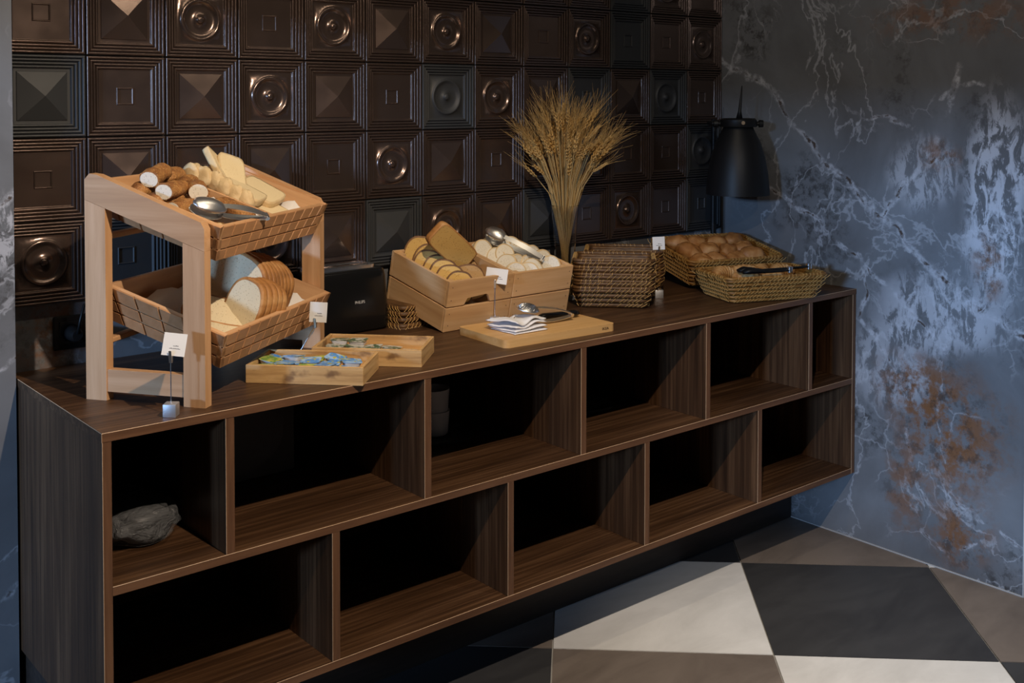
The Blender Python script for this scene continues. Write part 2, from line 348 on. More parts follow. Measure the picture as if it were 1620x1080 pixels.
# floor tiles: 60 cm squares laid diagonally, three colours
def concrete(name, c, c2):
    t = NT(name, Roughness=0.48); co = t.obj(); rv = t.n('CombineXYZ')
    for i in range(3): t.inp(rv, i, t.m_('MULTIPLY', t.rnd(), 11.0 + i))
    co = t.vm('ADD', co, rv.outputs[0])
    f = t.noise(t.map(co, (3, 7, 3)), 1.0, 7, 0.65, 0.5); cc = t.ramp(f, [(0.3, c2), (0.6, c)])
    sp = t.ss(t.voro(co, 26), 0.02, 0.045, 1, 0); cc = t.mix(t.m_('MULTIPLY', sp, 0.5), cc, tuple(min(1, x * 1.7 + 0.02) for x in c2))
    t.set('Base Color', cc); return t.m
FM = [concrete('charcoal_floor_tile', (0.042, 0.042, 0.044), (0.026, 0.026, 0.028)), concrete('taupe_floor_tile', (0.17, 0.14, 0.118), (0.115, 0.093, 0.078)), concrete('offwhite_floor_tile', (0.66, 0.65, 0.63), (0.54, 0.53, 0.51))]
A0 = Vector((-0.46, -0.49)); e1 = Vector((0.4405, -0.4135)); e2 = Vector((-0.4135, -0.4405)); TS = e1.length
def clip(poly, nx, ny, c):
    out = []
    for a, b in zip(poly, poly[1:] + poly[:1]):
        da = nx * a[0] + ny * a[1] - c; db = nx * b[0] + ny * b[1] - c
        if da <= 0: out.append(a)
        if (da < 0 < db) or (db < 0 < da): k = da / (da - db); out.append((a[0] + (b[0] - a[0]) * k, a[1] + (b[1] - a[1]) * k))
    return out
for i in range(-7, 5):
    for j in range(-6, 8):
        c = A0 + e1 * (i + 0.5) + e2 * (j + 0.5)
        if not (-3.6 < c.x < 1.2 and -3.6 < c.y < 0.4): continue
        g = 0.0022; u1 = e1.normalized(); u2 = e2.normalized(); q = A0 + e1 * i + e2 * j
        poly = [q + u1 * g + u2 * g, q + e1 - u1 * g + u2 * g, q + e1 + e2 - u1 * g - u2 * g, q + e2 + u1 * g - u2 * g]
        poly = clip([tuple(p_) for p_ in poly], 0, 1, -0.005)
        if len(poly) > 2 and c.y > -1.1: poly = clip(poly, 1, 0, -0.001)
        if len(poly) < 3: continue
        bm = NB(); prism(bm, poly, -0.0034, 0.0, lambda u, v, h: (u, v, h)); bm.normal_update()
        obj('tile', bm, FM[(i - j) % 3], floor)
# relief wall tiles
def tile_mesh(kind):
    bm = NB(); rings = [(0.0990, 0.0)]
    for k in range(4):
        r0, h0 = 0.0990 - k * 0.0082, 0.0200 - k * 0.0030
        rings += [(r0, h0 - 0.0050), (r0 - 0.0008, h0 - 0.0020), (r0 - 0.0022, h0 - 0.0004), (r0 - 0.0040, h0), (r0 - 0.0058, h0 - 0.0006), (r0 - 0.0070, h0 - 0.0024), (r0 - 0.0078, h0 - 0.0056)]
    sharp = {round(0.0650, 5)}; rings += [(0.0650, 0.0050)]
    if kind == 'square': rings += [(0.0218, 0.0050), (0.0210, 0.0066), (0.0200, 0.0074), (0.0188, 0.0068), (0.0172, 0.0035)]; sharp |= {0.0218, 0.0172}
    if kind == 'pyramid': rings += [(0.0590, 0.0050), (0.0580, 0.0075)]; sharp |= {0.0590, 0.0580}
    vr = [[bm.verts.new((sx * a, -h, sz * a)) for sx, sz in ((-1, -1), (1, -1), (1, 1), (-1, 1))] for a, h in rings]
    for A, B in zip(vr, vr[1:]):
        for k in range(4): bm.faces.new((A[k], A[(k + 1) % 4], B[(k + 1) % 4], B[k])).smooth = True
    for (a, h), A in zip(rings, vr):
        for k in range(4):
            for e in A[k].link_edges:
                if e.other_vert(A[k]) not in A or round(a, 5) in sharp: e.smooth = False
    if kind == 'square': bm.faces.new(vr[-1])
    if kind == 'pyramid':
        ap = bm.verts.new((0, -0.030, 0))
        for k in range(4): bm.faces.new((vr[-1][k], vr[-1][(k + 1) % 4], ap))
    if kind == 'circle':
        n = 40; a = 0.0650; prev = []
        for k in range(n):
            th = k * math.tau / n; c_, s_ = math.cos(th), math.sin(th); m_ = max(abs(c_), abs(s_)); prev.append(bm.verts.new((a * c_ / m_, -0.0050, a * s_ / m_)))
        for r_, h in [(0.0560, 0.0050), (0.0545, 0.0085), (0.0520, 0.0105), (0.0490, 0.0100), (0.0455, 0.0070), (0.0410, 0.0035), (0.0350, 0.0020), (0.0270, 0.0022), (0.0110, 0.0030), (0.0100, 0.0060), (0.0075, 0.0090), (0.0035, 0.0102)]:
            cur = [bm.verts.new((r_ * math.cos(k * math.tau / n), -h, r_ * math.sin(k * math.tau / n))) for k in range(n)]
            for k in range(n):
                f = bm.faces.new((prev[k], prev[(k + 1) % n], cur[(k + 1) % n], cur[k])); f.smooth = True
            prev = cur
        bm.faces.new(prev)
    me = bpy.data.meshes.new('tile_' + kind)
    for f in bm.faces:
        if f.normal.length == 0: f.normal_update()
    bm.normal_update()
    for f in bm.faces:
        if f.calc_center_median().y < -0.0 and f.normal.y > 0.01: f.normal_flip()
    bm.to_mesh(me); bm.free(); return me
def glaze(name, c, c2, rough, metal):
    t = NT(name, Metallic=metal); co = t.obj(); f = t.noise(co, 9, 3, 0.5); t.set('Base Color', t.mix(f, c, c2))
    t.set('Roughness', t.ss(t.noise(co, 12, 3), 0.3, 0.7, rough - 0.03, rough + 0.03)); return t.m
M_TG = glaze('bronze_glaze', (0.120, 0.086, 0.074), (0.150, 0.106, 0.088), 0.23, 0.8)
M_TM = glaze('matte_graphite_glaze', (0.024, 0.026, 0.029), (0.028, 0.030, 0.033), 0.55, 0.0)
KT = {}
def tmesh(k, fin):
    if (k, fin) not in KT:
        me = tile_mesh({'s': 'square', 'p': 'pyramid', 'c': 'circle'}[k]); me.materials.append(M_TG if fin == 'g' else M_TM); KT[k, fin] = me
    return KT[k, fin]
ROWS = {-2: 'scpscpscpscps', -1: 'pscscpscpsScs', 0: 'spcscpcpscSsc', 1: 'PspcpsCcpSpCs', 2: 'spsps cpspssC'.replace(' ', ''), 3: 'cSSc pPcpPscsC'.replace(' ', '')}
ROWS[2] = 'spsp' + 'scps' + 'psssC'; ROWS[3] = 'cSSc' + 'pPcp' + 'PscsS'
for r_, s in ROWS.items():
    for k, ch in enumerate(s):
        fin = 'm' if ch.isupper() else 'g'
        obj('tile', tmesh(ch.lower(), fin), None, wall_back, TR(-(12 - k) * P - P / 2 + 0.0 + 0.0, -0.0005, ZT0 - (r_ + 0.5) * P))
# sockets on the back wall
def socket(x, label, plug):
    o = empty('wall_socket', TR(x, -0.0005, 0.948), label, 'socket', 'wall sockets')
    bm = NB(); box(bm, (-0.041, -0.009, -0.041), (0.041, 0, 0.041), 0.003); obj('face_plate', bm, M_BLACK, o)
    bm = NB(); box(bm, (-0.028, -0.012, -0.028), (0.028, -0.0092, 0.028), 0.001); obj('insert', bm, M_BLACK, o)
    bm = NB(); lathe(bm, [(0.0, 0.0), (0.019, 0.0), (0.021, 0.004)], 24, M=TR(0, -0.0125, 0, 90)); obj('recess', bm, M_BLACKM, o, smooth=True)
socket(-2.44, 'black wall socket with a plug in it behind the bread stand', True)
socket(-0.485, 'black wall socket without a plug above the small wicker baskets', False)
bm = NB(); lathe(bm, [(0.0, 0.045), (0.012, 0.045), (0.018, 0.03), (0.019, 0.0), (0.0, 0.0)], 20, M=TR(-2.44, -0.014, 0.948, 90))
pl = obj('power_plug', bm, M_BLACKM, smooth=True, sharp=40); tag(pl, 'black plug with cord in the socket behind the bread stand', 'plug')
bm = NB(); tube(bm, [(-2.44, -0.058, 0.952), (-2.436, -0.066, 0.985), (-2.425, -0.06, 1.02), (-2.40, -0.05, 1.03), (-2.34, -0.045, 1.01), (-2.25, -0.04, 0.95), (-2.12, -0.05, 0.885), (-1.95, -0.06, 0.8715)], 0.0035, 8)
obj('cord', bm, M_BLACKM, pl, smooth=True)

# ------------------------------------------------------------------ cabinet and worktop
T_ = 0.018
wt = empty('worktop', TR(0, 0, 0), 'long dark walnut worktop carrying the bread buffet', 'worktop')
bm = NB(); box(bm, (XL + 0.0012, -D + 0.0012, H - T_), (-0.002, -0.004, H)); obj('top_board', bm, M_WX, wt)
bm = NB(); box(bm, (XL, -D, H - T_), (-0.002, -D + 0.0011, H), 0.0004); obj('edge_band', bm, M_EX, wt)
bm = NB(); box(bm, (XL, -D + 0.0012, H - T_), (XL + 0.0011, -0.004, H)); obj('edge_band', bm, M_WX, wt)
bm = NB(); tube(bm, [(XL, -0.07, H - 0.0004), (XL, -D, H - 0.0004), (-0.002, -D, H - 0.0004)], 0.0009, 4); tube(bm, [(XL, -D, H - T_), (XL, -D, H)], 0.0007, 4); obj('worn_edge', bm, M_LINE, wt)
cb = empty('shelving_cabinet', TR(0, 0, 0), 'long dark walnut open shelving cabinet with offset compartments under the worktop', 'cabinet')
ZM, ZB = 0.5604, 0.2486
def board(name, a, b, mat, emat, axis):
    bm = NB(); box(bm, (a[0], -D + 0.0022, a[1]), (b[0], -0.022, b[1])); o = obj(name, bm, mat, cb)
    bm = NB(); box(bm, (a[0], -D + 0.001, a[1]), (b[0], -D + 0.0021, b[1])); e = obj('edge_band', bm, emat, o)
    bm = NB(); y = -D + 0.001
    if axis == 0: tube(bm, [(a[0], y, b[1] - 0.0003), (b[0], y, b[1] - 0.0003)], 0.0008, 4)
    else: tube(bm, [(a[0] + 0.0003, y, a[1]), (a[0] + 0.0003, y, b[1])], 0.0008, 4)
    obj('worn_edge', bm, M_LINE, o)
    return o
board('side_panel', (XL + 0.001, ZB - T_), (XL + 0.001 + T_, H - T_ - 0.0005), M_WZ, M_EZ, 2)
board('side_panel', (-0.003 - T_, ZB - T_), (-0.003, H - T_ - 0.0005), M_WZ, M_EZ, 2)
xa, xb = XL + 0.001 + T_ + 0.0003, -0.003 - T_ - 0.0003
board('shelf', (xa, ZM - T_), (xb, ZM), M_WX, M_EX, 0)
board('bottom_board', (xa, ZB - T_), (xb, ZB), M_WX, M_EX, 0)
for x in (-2.323, -1.814, -1.300, -0.787, -0.272): board('divider', (x, ZM + 0.0003), (x + 0.0195, H - T_ - 0.0005), M_WZ, M_EZ, 2)
for x in (-2.068, -1.555, -1.050, -0.536): board('divider', (x, ZB + 0.0003), (x + 0.0195, ZM - T_ - 0.0003), M_WZ, M_EZ, 2)
bm = NB(); box(bm, (XL + 0.002, -0.0215, ZB - T_), (-0.003, -0.008, H - T_ - 0.001)); obj('back_panel', bm, M_WX, cb)
M_PLI = wood('plinth_dark', (0.012, 0.008, 0.006), (0.022, 0.014, 0.010), (0.035, 0.023, 0.016), 0, 0.5, 0)
bm = NB(); box(bm, (XL + 0.012, -0.355, 0.0005), (-0.005, -0.01, ZB - T_ - 0.0005)); obj('plinth', bm, M_PLI, cb)

# ------------------------------------------------------------------ bread display stand with two tilted trays
SO = Matrix.Translation((-2.517, -0.342, H)) @ Matrix.Rotation(R(35.51), 4, 'Z')      # local: x = width, -y = towards its front
st = empty('bread_stand', SO, 'beech two-tier bread stand with slanted side frames', 'display stand')
def yzp(name, pts, w0, w1, mat, bev=0.003):
    bm = NB(); prism(bm, pts, w0, w1, lambda s, z, h: (h, -s, z)); bevel_all(bm, bev); return obj(name, bm, mat, st, smooth=True, sharp=35)
for w0, w1 in ((0.0, 0.025), (0.576, 0.601)):
    yzp('leg', [(0, 0.0), (0.05, 0.0), (0.05, 0.4145), (0, 0.4325)], w0, w1, M_BZ)
    yzp('leg', [(0.236, 0.0), (0.287, 0.0), (0.287, 0.3295), (0.236, 0.3475)], w0, w1, M_BZ)
    yzp('top_rail', [(0, 0.433), (0.287, 0.330), (0.287, 0.377), (0.279, 0.391), (0.03, 0.487), (0.012, 0.489), (0.0, 0.476)], w0, w1, M_BY)
    yzp('bottom_rail', [(0.0505, 0.019), (0.2355, 0.019), (0.2355, 0.067), (0.0505, 0.067)], w0 + 0.003, w1 - 0.003, M_BY, 0.002)
for s, z in ((0.03, 0.345), (0.03, 0.117)):
    bm = NB(); box(bm, (0.0255, -s - 0.012, z), (0.5755, -s + 0.012, z + 0.012), 0.002); obj('cross_bar', bm, M_BX, st)
def bil(q, u, v): return (q[0] * (1 - u) + q[1] * u) * (1 - v) + (q[2] * (1 - u) + q[3] * u) * v   # top-left, top-right, bottom-left, bottom-right
TT = R(18.7); TW, TL, TD = 0.274, 0.154, 0.078
def bread_tray(M, label, divider=None):
    o = empty('bread_tray', M, label, 'tray', 'slanted bread trays')
    V = Vector; bx, bf, bk = TW - 0.024, -TL, TL - 0.028
    top = {'FL': V((-TW, -TL, 0)), 'FR': V((TW, -TL, 0)), 'BR': V((TW, TL, 0)), 'BL': V((-TW, TL, 0))}
    bot = {'FL': V((-bx, bf, -TD)), 'FR': V((bx, bf, -TD)), 'BR': V((bx, bk, -TD)), 'BL': V((-bx, bk, -TD))}
    for a, b, n, sl in (('FL', 'FR', 11, 0.55), ('BL', 'FL', 5, -0.35), ('BR', 'BL', 11, -0.35), ('FR', 'BR', 5, 0.35)):
        q = [top[a], top[b], bot[a], bot[b]]; nr = (q[1] - q[0]).cross(q[2] - q[0]).normalized()
        if nr.dot(q[0] + q[1]) < 0: nr = -nr
        bm = NB(); ti = 0.009
        A = [bil(q, u, v) - nr * 0.004 for u, v in ((0, 0), (1, 0), (1, 1), (0, 1))]; B = [p_ - nr * ti for p_ in A]
        for k in range(4):
            d1 = (A[(k + 1) % 4] - A[k]).normalized() * 0.004
        va = [bm.verts.new(p_) for p_ in A]; vb = [bm.verts.new(p_) for p_ in B]
        bm.faces.new(va); bm.faces.new(vb[::-1])
        for k in range(4): bm.faces.new((va[k], vb[k], vb[(k + 1) % 4], va[(k + 1) % 4]))
        pn = obj('panel', bm, M_BX if n > 6 else M_BY, o)
        rows = [0.0, 0.36, 0.68, 1.0]; gu, gv = 0.0022 / (q[1] - q[0]).length, 0.0018 / TD
        for r_ in range(3):
            v0, v1 = rows[r_] + (gv if r_ else 0), rows[r_ + 1] - (gv if r_ < 2 else 0)
            for c in range(-1, n + 1):
                us = []
                for v in (v0, v1):
                    sh = -sl * v / n
                    us.append((max(0.0, (c + 0.3) / n + sh + gu), min(1.0, (c + 1.3) / n + sh - gu)))
                if us[0][1] - us[0][0] < 0.004 or us[1][1] - us[1][0] < 0.004: continue
                bm = NB()
                cs = [bil(q, us[0][0], v0), bil(q, us[0][1], v0), bil(q, us[1][1], v1), bil(q, us[1][0], v1)]
                ce = sum(cs, Vector()) / 4
                F_ = [bm.verts.new(p_.lerp(ce, 0.03)) for p_ in cs]; G_ = [bm.verts.new(p_ - nr * 0.001) for p_ in cs]; K_ = [bm.verts.new(p_ - nr * 0.0039) for p_ in cs]
                bm.faces.new(F_)
                for k in range(4):
                    bm.faces.new((F_[k], G_[k], G_[(k + 1) % 4], F_[(k + 1) % 4])); bm.faces.new((G_[k], K_[k], K_[(k + 1) % 4], G_[(k + 1) % 4]))
                obj('block', bm, M_BLK, pn)
    bm = NB(); box(bm, (-bx + 0.012, bf + 0.014, -TD), (bx - 0.012, bk - 0.012, -TD + 0.005)); obj('bottom', bm, M_BX, o)
    if divider is not None:
        bm = NB(); box(bm, (divider - 0.004, bf + 0.014, -TD + 0.0055), (divider + 0.004, bk - 0.006, -0.006), 0.001); obj('divider', bm, M_BY, o)
    return o
T1 = SO @ TR(0.300, -0.164, 0.427, 18.7); T2 = SO @ TR(0.300, -0.172, 0.197, 18.7)
bread_tray(T1, 'slanted upper beech bread tray holding dark baguettes and white slices', 0.006)
bread_tray(T2, 'slanted lower beech bread tray holding a big sliced loaf', None)
def sheet(name, M, x0, x1, y0, y1, f, label, mat=None, nx=14, ny=14, cat='paper', group=None):
    bm = NB(); g = [[bm.verts.new((x0 + (x1 - x0) * i / nx, y0 + (y1 - y0) * j / ny, 0)) for i in range(nx + 1)] for j in range(ny + 1)]
    for row in g:
        for v in row: v.co = Vector(f(v.co.x, v.co.y))
    for j in range(ny):
        for i in range(nx): bm.faces.new((g[j][i], g[j][i + 1], g[j + 1][i + 1], g[j + 1][i]))
    o = obj(name, bm, mat or M_PAPER, M=M, smooth=True); m = o.modifiers.new('thickness', 'SOLIDIFY'); m.thickness = 0.0006; m.offset = 1
    return tag(o, label, cat, group)
def liner(x0, x1, y0, y1, lift):
    def f(x, y):
        z = -TD + 0.0075 + 0.002 * noise.noise(Vector((x * 20, y * 20, 1)))
        d = min(x - x0, x1 - x, y - y0, y1 - y)
        if d < 0.035: z += (0.035 - d) ** 2 * lift * (0.8 + 0.5 * noise.noise(Vector((x * 25, y * 25, 4))))
        return (x, y, z)
    return f
sheet('parchment_liner', T1, -0.225, -0.004, -0.136, 0.105, liner(-0.225, -0.004, -0.136, 0.105, 48), 'white parchment under the dark baguettes in the upper tray', group='parchment liners')
sheet('parchment_liner', T1, 0.016, 0.225, -0.136, 0.105, liner(0.016, 0.225, -0.136, 0.105, 48), 'white parchment under the white slices in the upper tray', group='parchment liners')
sheet('parchment_liner', T2, -0.225, 0.225, -0.136, 0.105, liner(-0.225, 0.225, -0.136, 0.105, 42), 'white parchment under the big loaf in the lower tray', group='parchment liners')

# ------------------------------------------------------------------ bread builders
def outline(kind, w, h, n=36, seed=0):
    pts = []
    for k in range(n):
        a = k * math.tau / n; c, s = math.cos(a), math.sin(a)
        if kind == 'oval': r = 1.0; x, y = c * w / 2, s * h / 2
        elif kind == 'loaf':      # flat base, domed top
            x = math.copysign(abs(c) ** 0.75, c) * w / 2; y = (s ** 0.85 * h * 0.62 if s > 0 else -abs(s) ** 0.55 * h * 0.38)
        elif kind == 'toast':
            x = math.copysign(abs(c) ** 0.32, c) * w / 2; y = math.copysign(abs(s) ** 0.32, s) * h / 2
        j = 1 + 0.035 * noise.noise(Vector((c * 1.5 + seed * 3.1, s * 1.5, seed)))
        pts.append((x * j, y * j))
    return pts
def slice_(name, kind, w, h, th, M, cm, km, label, group, cat='bread', seed=0, kt=0.0035):
    """standing in its local XZ plane, thickness along Y, base at z=0"""
    pts = outline(kind, w, h, seed=seed); z0 = -min(p_[1] for p_ in pts)
    ins = [(x * (1 - kt * 2 / w), y * (1 - kt * 2 / h)) for x, y in pts]; t2 = th / 2
    def wob(u, v): return 0.0012 * noise.noise(Vector((u * 40, v * 40, seed)))
    bm = NB(); n = len(pts)
    rings = []
    for sy in (-1, 1):
        prev = None; rr = []
        for k_ in (1.0, 0.72, 0.4, 0.12):
            rr.append([bm.verts.new((x * k_, sy * t2 + wob(x * k_, y * k_) * sy, y * k_ + z0)) for x, y in ins])
        for A, B in zip(rr, rr[1:]):
            for k in range(n): bm.faces.new((A[k], A[(k + 1) % n], B[(k + 1) % n], B[k]))
        bm.faces.new(rr[-1]); rings.append(rr[0])
    for k in range(n): bm.faces.new((rings[0][k], rings[0][(k + 1) % n], rings[1][(k + 1) % n], rings[1][k]))
    o = obj(name, bm, cm, M=M, smooth=True, sharp=50); tag(o, label, cat, group)
    bm = NB(); e = 0.0004
    prof = [(0.0, -t2 - e), (1.0, -t2 - e * 0.2), (1.25, -t2 * 0.5), (1.25, t2 * 0.5), (1.0, t2 + e * 0.2), (0.0, t2 + e)]
    rg = [[bm.verts.new((i[0] + (p_[0] - i[0]) * a, y, i[1] + (p_[1] - i[1]) * a + z0)) for p_, i in zip(pts, ins)] for a, y in prof]
    for A, B in zip(rg, rg[1:]):
        for k in range(n): bm.faces.new((A[k], A[(k + 1) % n], B[(k + 1) % n], B[k]))
    obj('crust', bm, km, o, smooth=True)
    return o
def baguette(M, L, r, label, group, cm, km, seed=0, cut0=True, cut1=False, flat=0.85, name='baguette_piece', cat='bread'):
    """along local +x from 0 to L"""
    bm = NB(); N = 14; seg = 18; rings = []
    for i in range(N + 1):
        t = i / N; rr = r
        if not cut0: rr *= min(1, math.sin(min(1, t * 3.2 + 0.03) * math.pi / 2) ** 0.6)
        if not cut1: rr *= min(1, math.sin(min(1, (1 - t) * 3.2 + 0.03) * math.pi / 2) ** 0.6)
        ring = []
        for k in range(seg):
            a = k * math.tau / seg; d = 1 + 0.16 * noise.noise(Vector((t * L * 38 + seed * 5, math.cos(a) * 1.6, math.sin(a) * 1.6))) + 0.07 * noise.noise(Vector((t * L * 110 + seed, math.cos(a) * 4, math.sin(a) * 4)))
            d += 0.08 * max(0, math.sin(t * L * 90 + seed + a)) * (1 if math.sin(a) > 0.2 else 0)
            ring.append(bm.verts.new((t * L, math.cos(a) * rr * d, math.sin(a) * rr * d * flat)))
        rings.append(ring)
    for A, B in zip(rings, rings[1:]):
        for k in range(seg): bm.faces.new((A[k], A[(k + 1) % seg], B[(k + 1) % seg], B[k]))
    bm.faces.new(rings[0][::-1]); bm.faces.new(rings[-1])
    o = obj(name, bm, km, M=M, smooth=True, sharp=60); tag(o, label, cat, group)
    for c, x in ((cut0, -0.0012), (cut1, L + 0.0012)):
        if c:
            bm = NB(); vs_ = [bm.verts.new((x, math.cos(k * math.tau / 20) * r * 0.90, math.sin(k * math.tau / 20) * r * 0.90 * flat)) for k in range(20)]
            v2 = [bm.verts.new((x + (0.002 if x < 0 else -0.002), v.co.y, v.co.z)) for v in vs_]
            bm.faces.new(vs_); bm.faces.new(v2[::-1])
            for k in range(20): bm.faces.new((vs_[k], v2[k], v2[(k + 1) % 20], vs_[(k + 1) % 20]))
            obj('cut_face', bm, cm, o)
    return o
def roll(M, sx, sy, sz, label, group, mat, seed=0, name='bread_roll', cat='bread roll'):
    bm = NB(); bmesh.ops.create_uvsphere(bm, u_segments=20, v_segments=12, radius=1.0)
    for v in bm.verts:
        p_ = v.co.copy(); d = 1 + 0.22 * noise.noise(p_ * 1.4 + Vector((seed * 7.7, 0, 0))) + 0.05 * noise.noise(p_ * 4 + Vector((seed, 3, 0)))
        cre = max(0, 1 - abs(p_.y + 0.15 * math.sin(p_.x * 3)) * 5) * (0.14 if p_.z > 0.2 else 0)
        v.co = Vector((p_.x * sx * d, p_.y * sy * d, (p_.z * (1 if p_.z > 0 else 0.75)) * sz * (d - cre)))
    o = obj(name, bm, mat, M=M, smooth=True); return tag(o, label, cat, group)
def croissant(M, L, r, label, group, seed=0):
    bm = NB(); N = 30; seg = 14; pts = []; rad = []
    for i in range(N + 1):
        t = i / N * 2 - 1; a = t * 1.15
        pts.append((math.sin(a) * L * 0.5, math.cos(a) * L * 0.42 - L * 0.3, r * 0.75))
        ph = (i / N * 7) % 1; rad.append(r * (math.sqrt(max(0.02, 1 - (abs(t)) ** 1.7)) * 0.9 + 0.1) * (0.86 + 0.2 * (1 - ph)))
    tube(bm, pts, rad, seg); o = obj('croissant', bm, M_CRO, M=M, smooth=True); return tag(o, label, 'croissant', group)
# ---- upper tray
GD = 'dark baguette pieces in the upper tray'
DB = [  # x, y, z, yaw, pitch, length, radius, cut face, where
    (-0.225, 0.104, -0.048, 4, 0, 0.12, 0.021, True, 'lowest by the rear left corner'), (-0.100, 0.110, -0.046, 6, 0, 0.10, 0.021, False, 'lowest by the rear wall'),
    (-0.230, 0.062, -0.048, -3, 0, 0.12, 0.021, True, 'lowest row, second from the rear'), (-0.105, 0.060, -0.046, 5, 0, 0.10, 0.021, False, 'lowest row, beside the pale buns'),
    (-0.230, 0.018, -0.050, 3, 0, 0.13, 0.021, True, 'lowest row, third from the rear'), (-0.095, 0.010, -0.046, -6, 0, 0.09, 0.021, False, 'lowest row, beside the divider'),
    (-0.228, -0.028, -0.050, 2, 0, 0.13, 0.021, True, 'lowest row, fourth from the rear'), (-0.222, -0.074, -0.050, -4, 0, 0.13, 0.020, False, 'lying under the tongs'),
    (-0.212, -0.116, -0.046, 2, 4, 0.11, 0.020, True, 'nearest the front left corner'),
    (-0.236, 0.088, -0.014, 8, -4, 0.13, 0.022, False, 'with rough bark-like crust by the rear rail'), (-0.205, 0.078, 0.020, 16, -2, 0.13, 0.022, True, 'highest, round white cut end at the rear'),
    (-0.245, 0.040, -0.012, -6, 0, 0.12, 0.021, False, 'resting on the left rail'), (-0.224, 0.024, 0.012, 10, 2, 0.13, 0.021, True, 'round white cut end near the left rail'),
    (-0.236, -0.014, -0.014, 2, 0, 0.12, 0.020, True, 'middle layer behind the tongs'), (-0.130, -0.006, 0.014, 40, 4, 0.075, 0.024, True, 'short knobbly end in the middle'),
    (-0.100, 0.104, 0.004, 12, 0, 0.11, 0.022, False, 'high along the rear wall'), (-0.110, 0.046, 0.006, 18, 0, 0.10, 0.020, True, 'split end beside the pale buns'),
    (-0.150, -0.050, -0.012, 8, 0, 0.11, 0.021, True, 'middle layer in front of the knobbly one'), (-0.020, 0.000, -0.018, -100, 4, 0.125, 0.024, False, 'crosswise against the divider')]
for i, (x, y, z, yw, pt, L, r, c, ds) in enumerate(DB):
    baguette(T1 @ TR(x, y, z, 0, pt, yw), L, r, 'dark baguette piece in upper tray, ' + ds, GD, M_CRP, M_CTD, i + 1, cut0=c)
GW = 'pale baguette slices in the upper tray'
for i, (x, y, z, rz) in enumerate([(0.030, 0.108, 0.006, 60), (0.028, 0.076, 0.008, 70), (0.034, 0.046, 0.004, 62), (0.030, 0.018, 0.0, 75), (0.034, -0.012, -0.006, 66), (0.036, -0.04, -0.012, 66)]):
    roll(T1 @ TR(x, y, z, 0, 0, rz), 0.034, 0.020, 0.030, 'small pale bun end, %s from the back along the upper tray divider' % ORD[i], GW, M_CTP, i + 20, 'pale_bun', 'bread roll')
GS = 'white sandwich slices in the upper tray'
for x, y, z, rx, ry, rz, w_, h_, ds in [
    (0.100, -0.058, -0.012, -80, 2, 14, 0.105, 0.105, 'lying flat against the divider in the upper tray'),
    (0.176, -0.066, -0.018, -80, -6, 6, 0.105, 0.110, 'lying flat at the right end of the upper tray'),
    (0.130, -0.098, -0.040, -84, 0, -4, 0.12, 0.09, 'lowest and nearest the front of the upper tray'),
    (0.092, 0.020, -0.012, -62, 6, -42, 0.070, 0.125, 'leaning highest at the back of the upper tray'),
    (0.088, 0.050, 0.005, -66, 30, -20, 0.060, 0.115, 'propped crosswise behind the tallest slice of the upper tray')]:
    slice_('bread_slice', 'toast', w_, h_, 0.017, T1 @ TR(x, y, z, rx, ry, rz), M_CRS, M_CTP, 'white sandwich slice ' + ds, GS, seed=int(x * 999))
roll(T1 @ TR(-0.215, -0.125, -0.028, 0, 20, 0), 0.026, 0.02, 0.02, 'small pale bread end in the front left corner of the upper tray', GW, M_CTP, 31, 'pale_bun', 'bread roll')
# ---- lower tray loaf
GL = 'slices of the big loaf'
def loaf(x, y, ang, n, w_, h_, step, what, sd):
    ax = Vector((math.cos(R(ang)), math.sin(R(ang)), 0))
    for i in range(n):
        p_ = Vector((x, y, -TD + 0.012)) + ax * (step * i)
        slice_('loaf_slice', 'loaf', w_ - 0.0035 * i, h_ - 0.0025 * i + random.uniform(-.003, .003), step * 0.95, T2 @ (TR(p_.x, p_.y, p_.z, 0, 0, ang - 90) @ TR(0, 0, 0, -9 + random.uniform(-1, 1), 0, 0)), M_CRW, M_CTG,
               'white loaf slice in lower tray, %s from the cut face of the %s' % (ORD[i], what), GL, seed=sd + i * 0.13, kt=0.005)
loaf(0.030, 0.008, -14, 8, 0.200, 0.150, 0.0165, 'rear chunk', 3)
loaf(-0.040, -0.068, -22, 5, 0.120, 0.122, 0.0175, 'front chunk', 9)
for i, (x, y, z, rx, rz, ds) in enumerate([(-0.090, -0.045, -0.056, -72, -58, 'upper'), (-0.120, -0.070, -0.064, -80, -60, 'lower')]):
    slice_('loaf_slice', 'loaf', 0.17, 0.10, 0.014, T2 @ TR(x, y, z, rx, 0, rz), M_CRW, M_CTG, 'fallen loaf slice in front of the big loaf, the %s of the two' % ds, GL, seed=40 + i, kt=0.004)

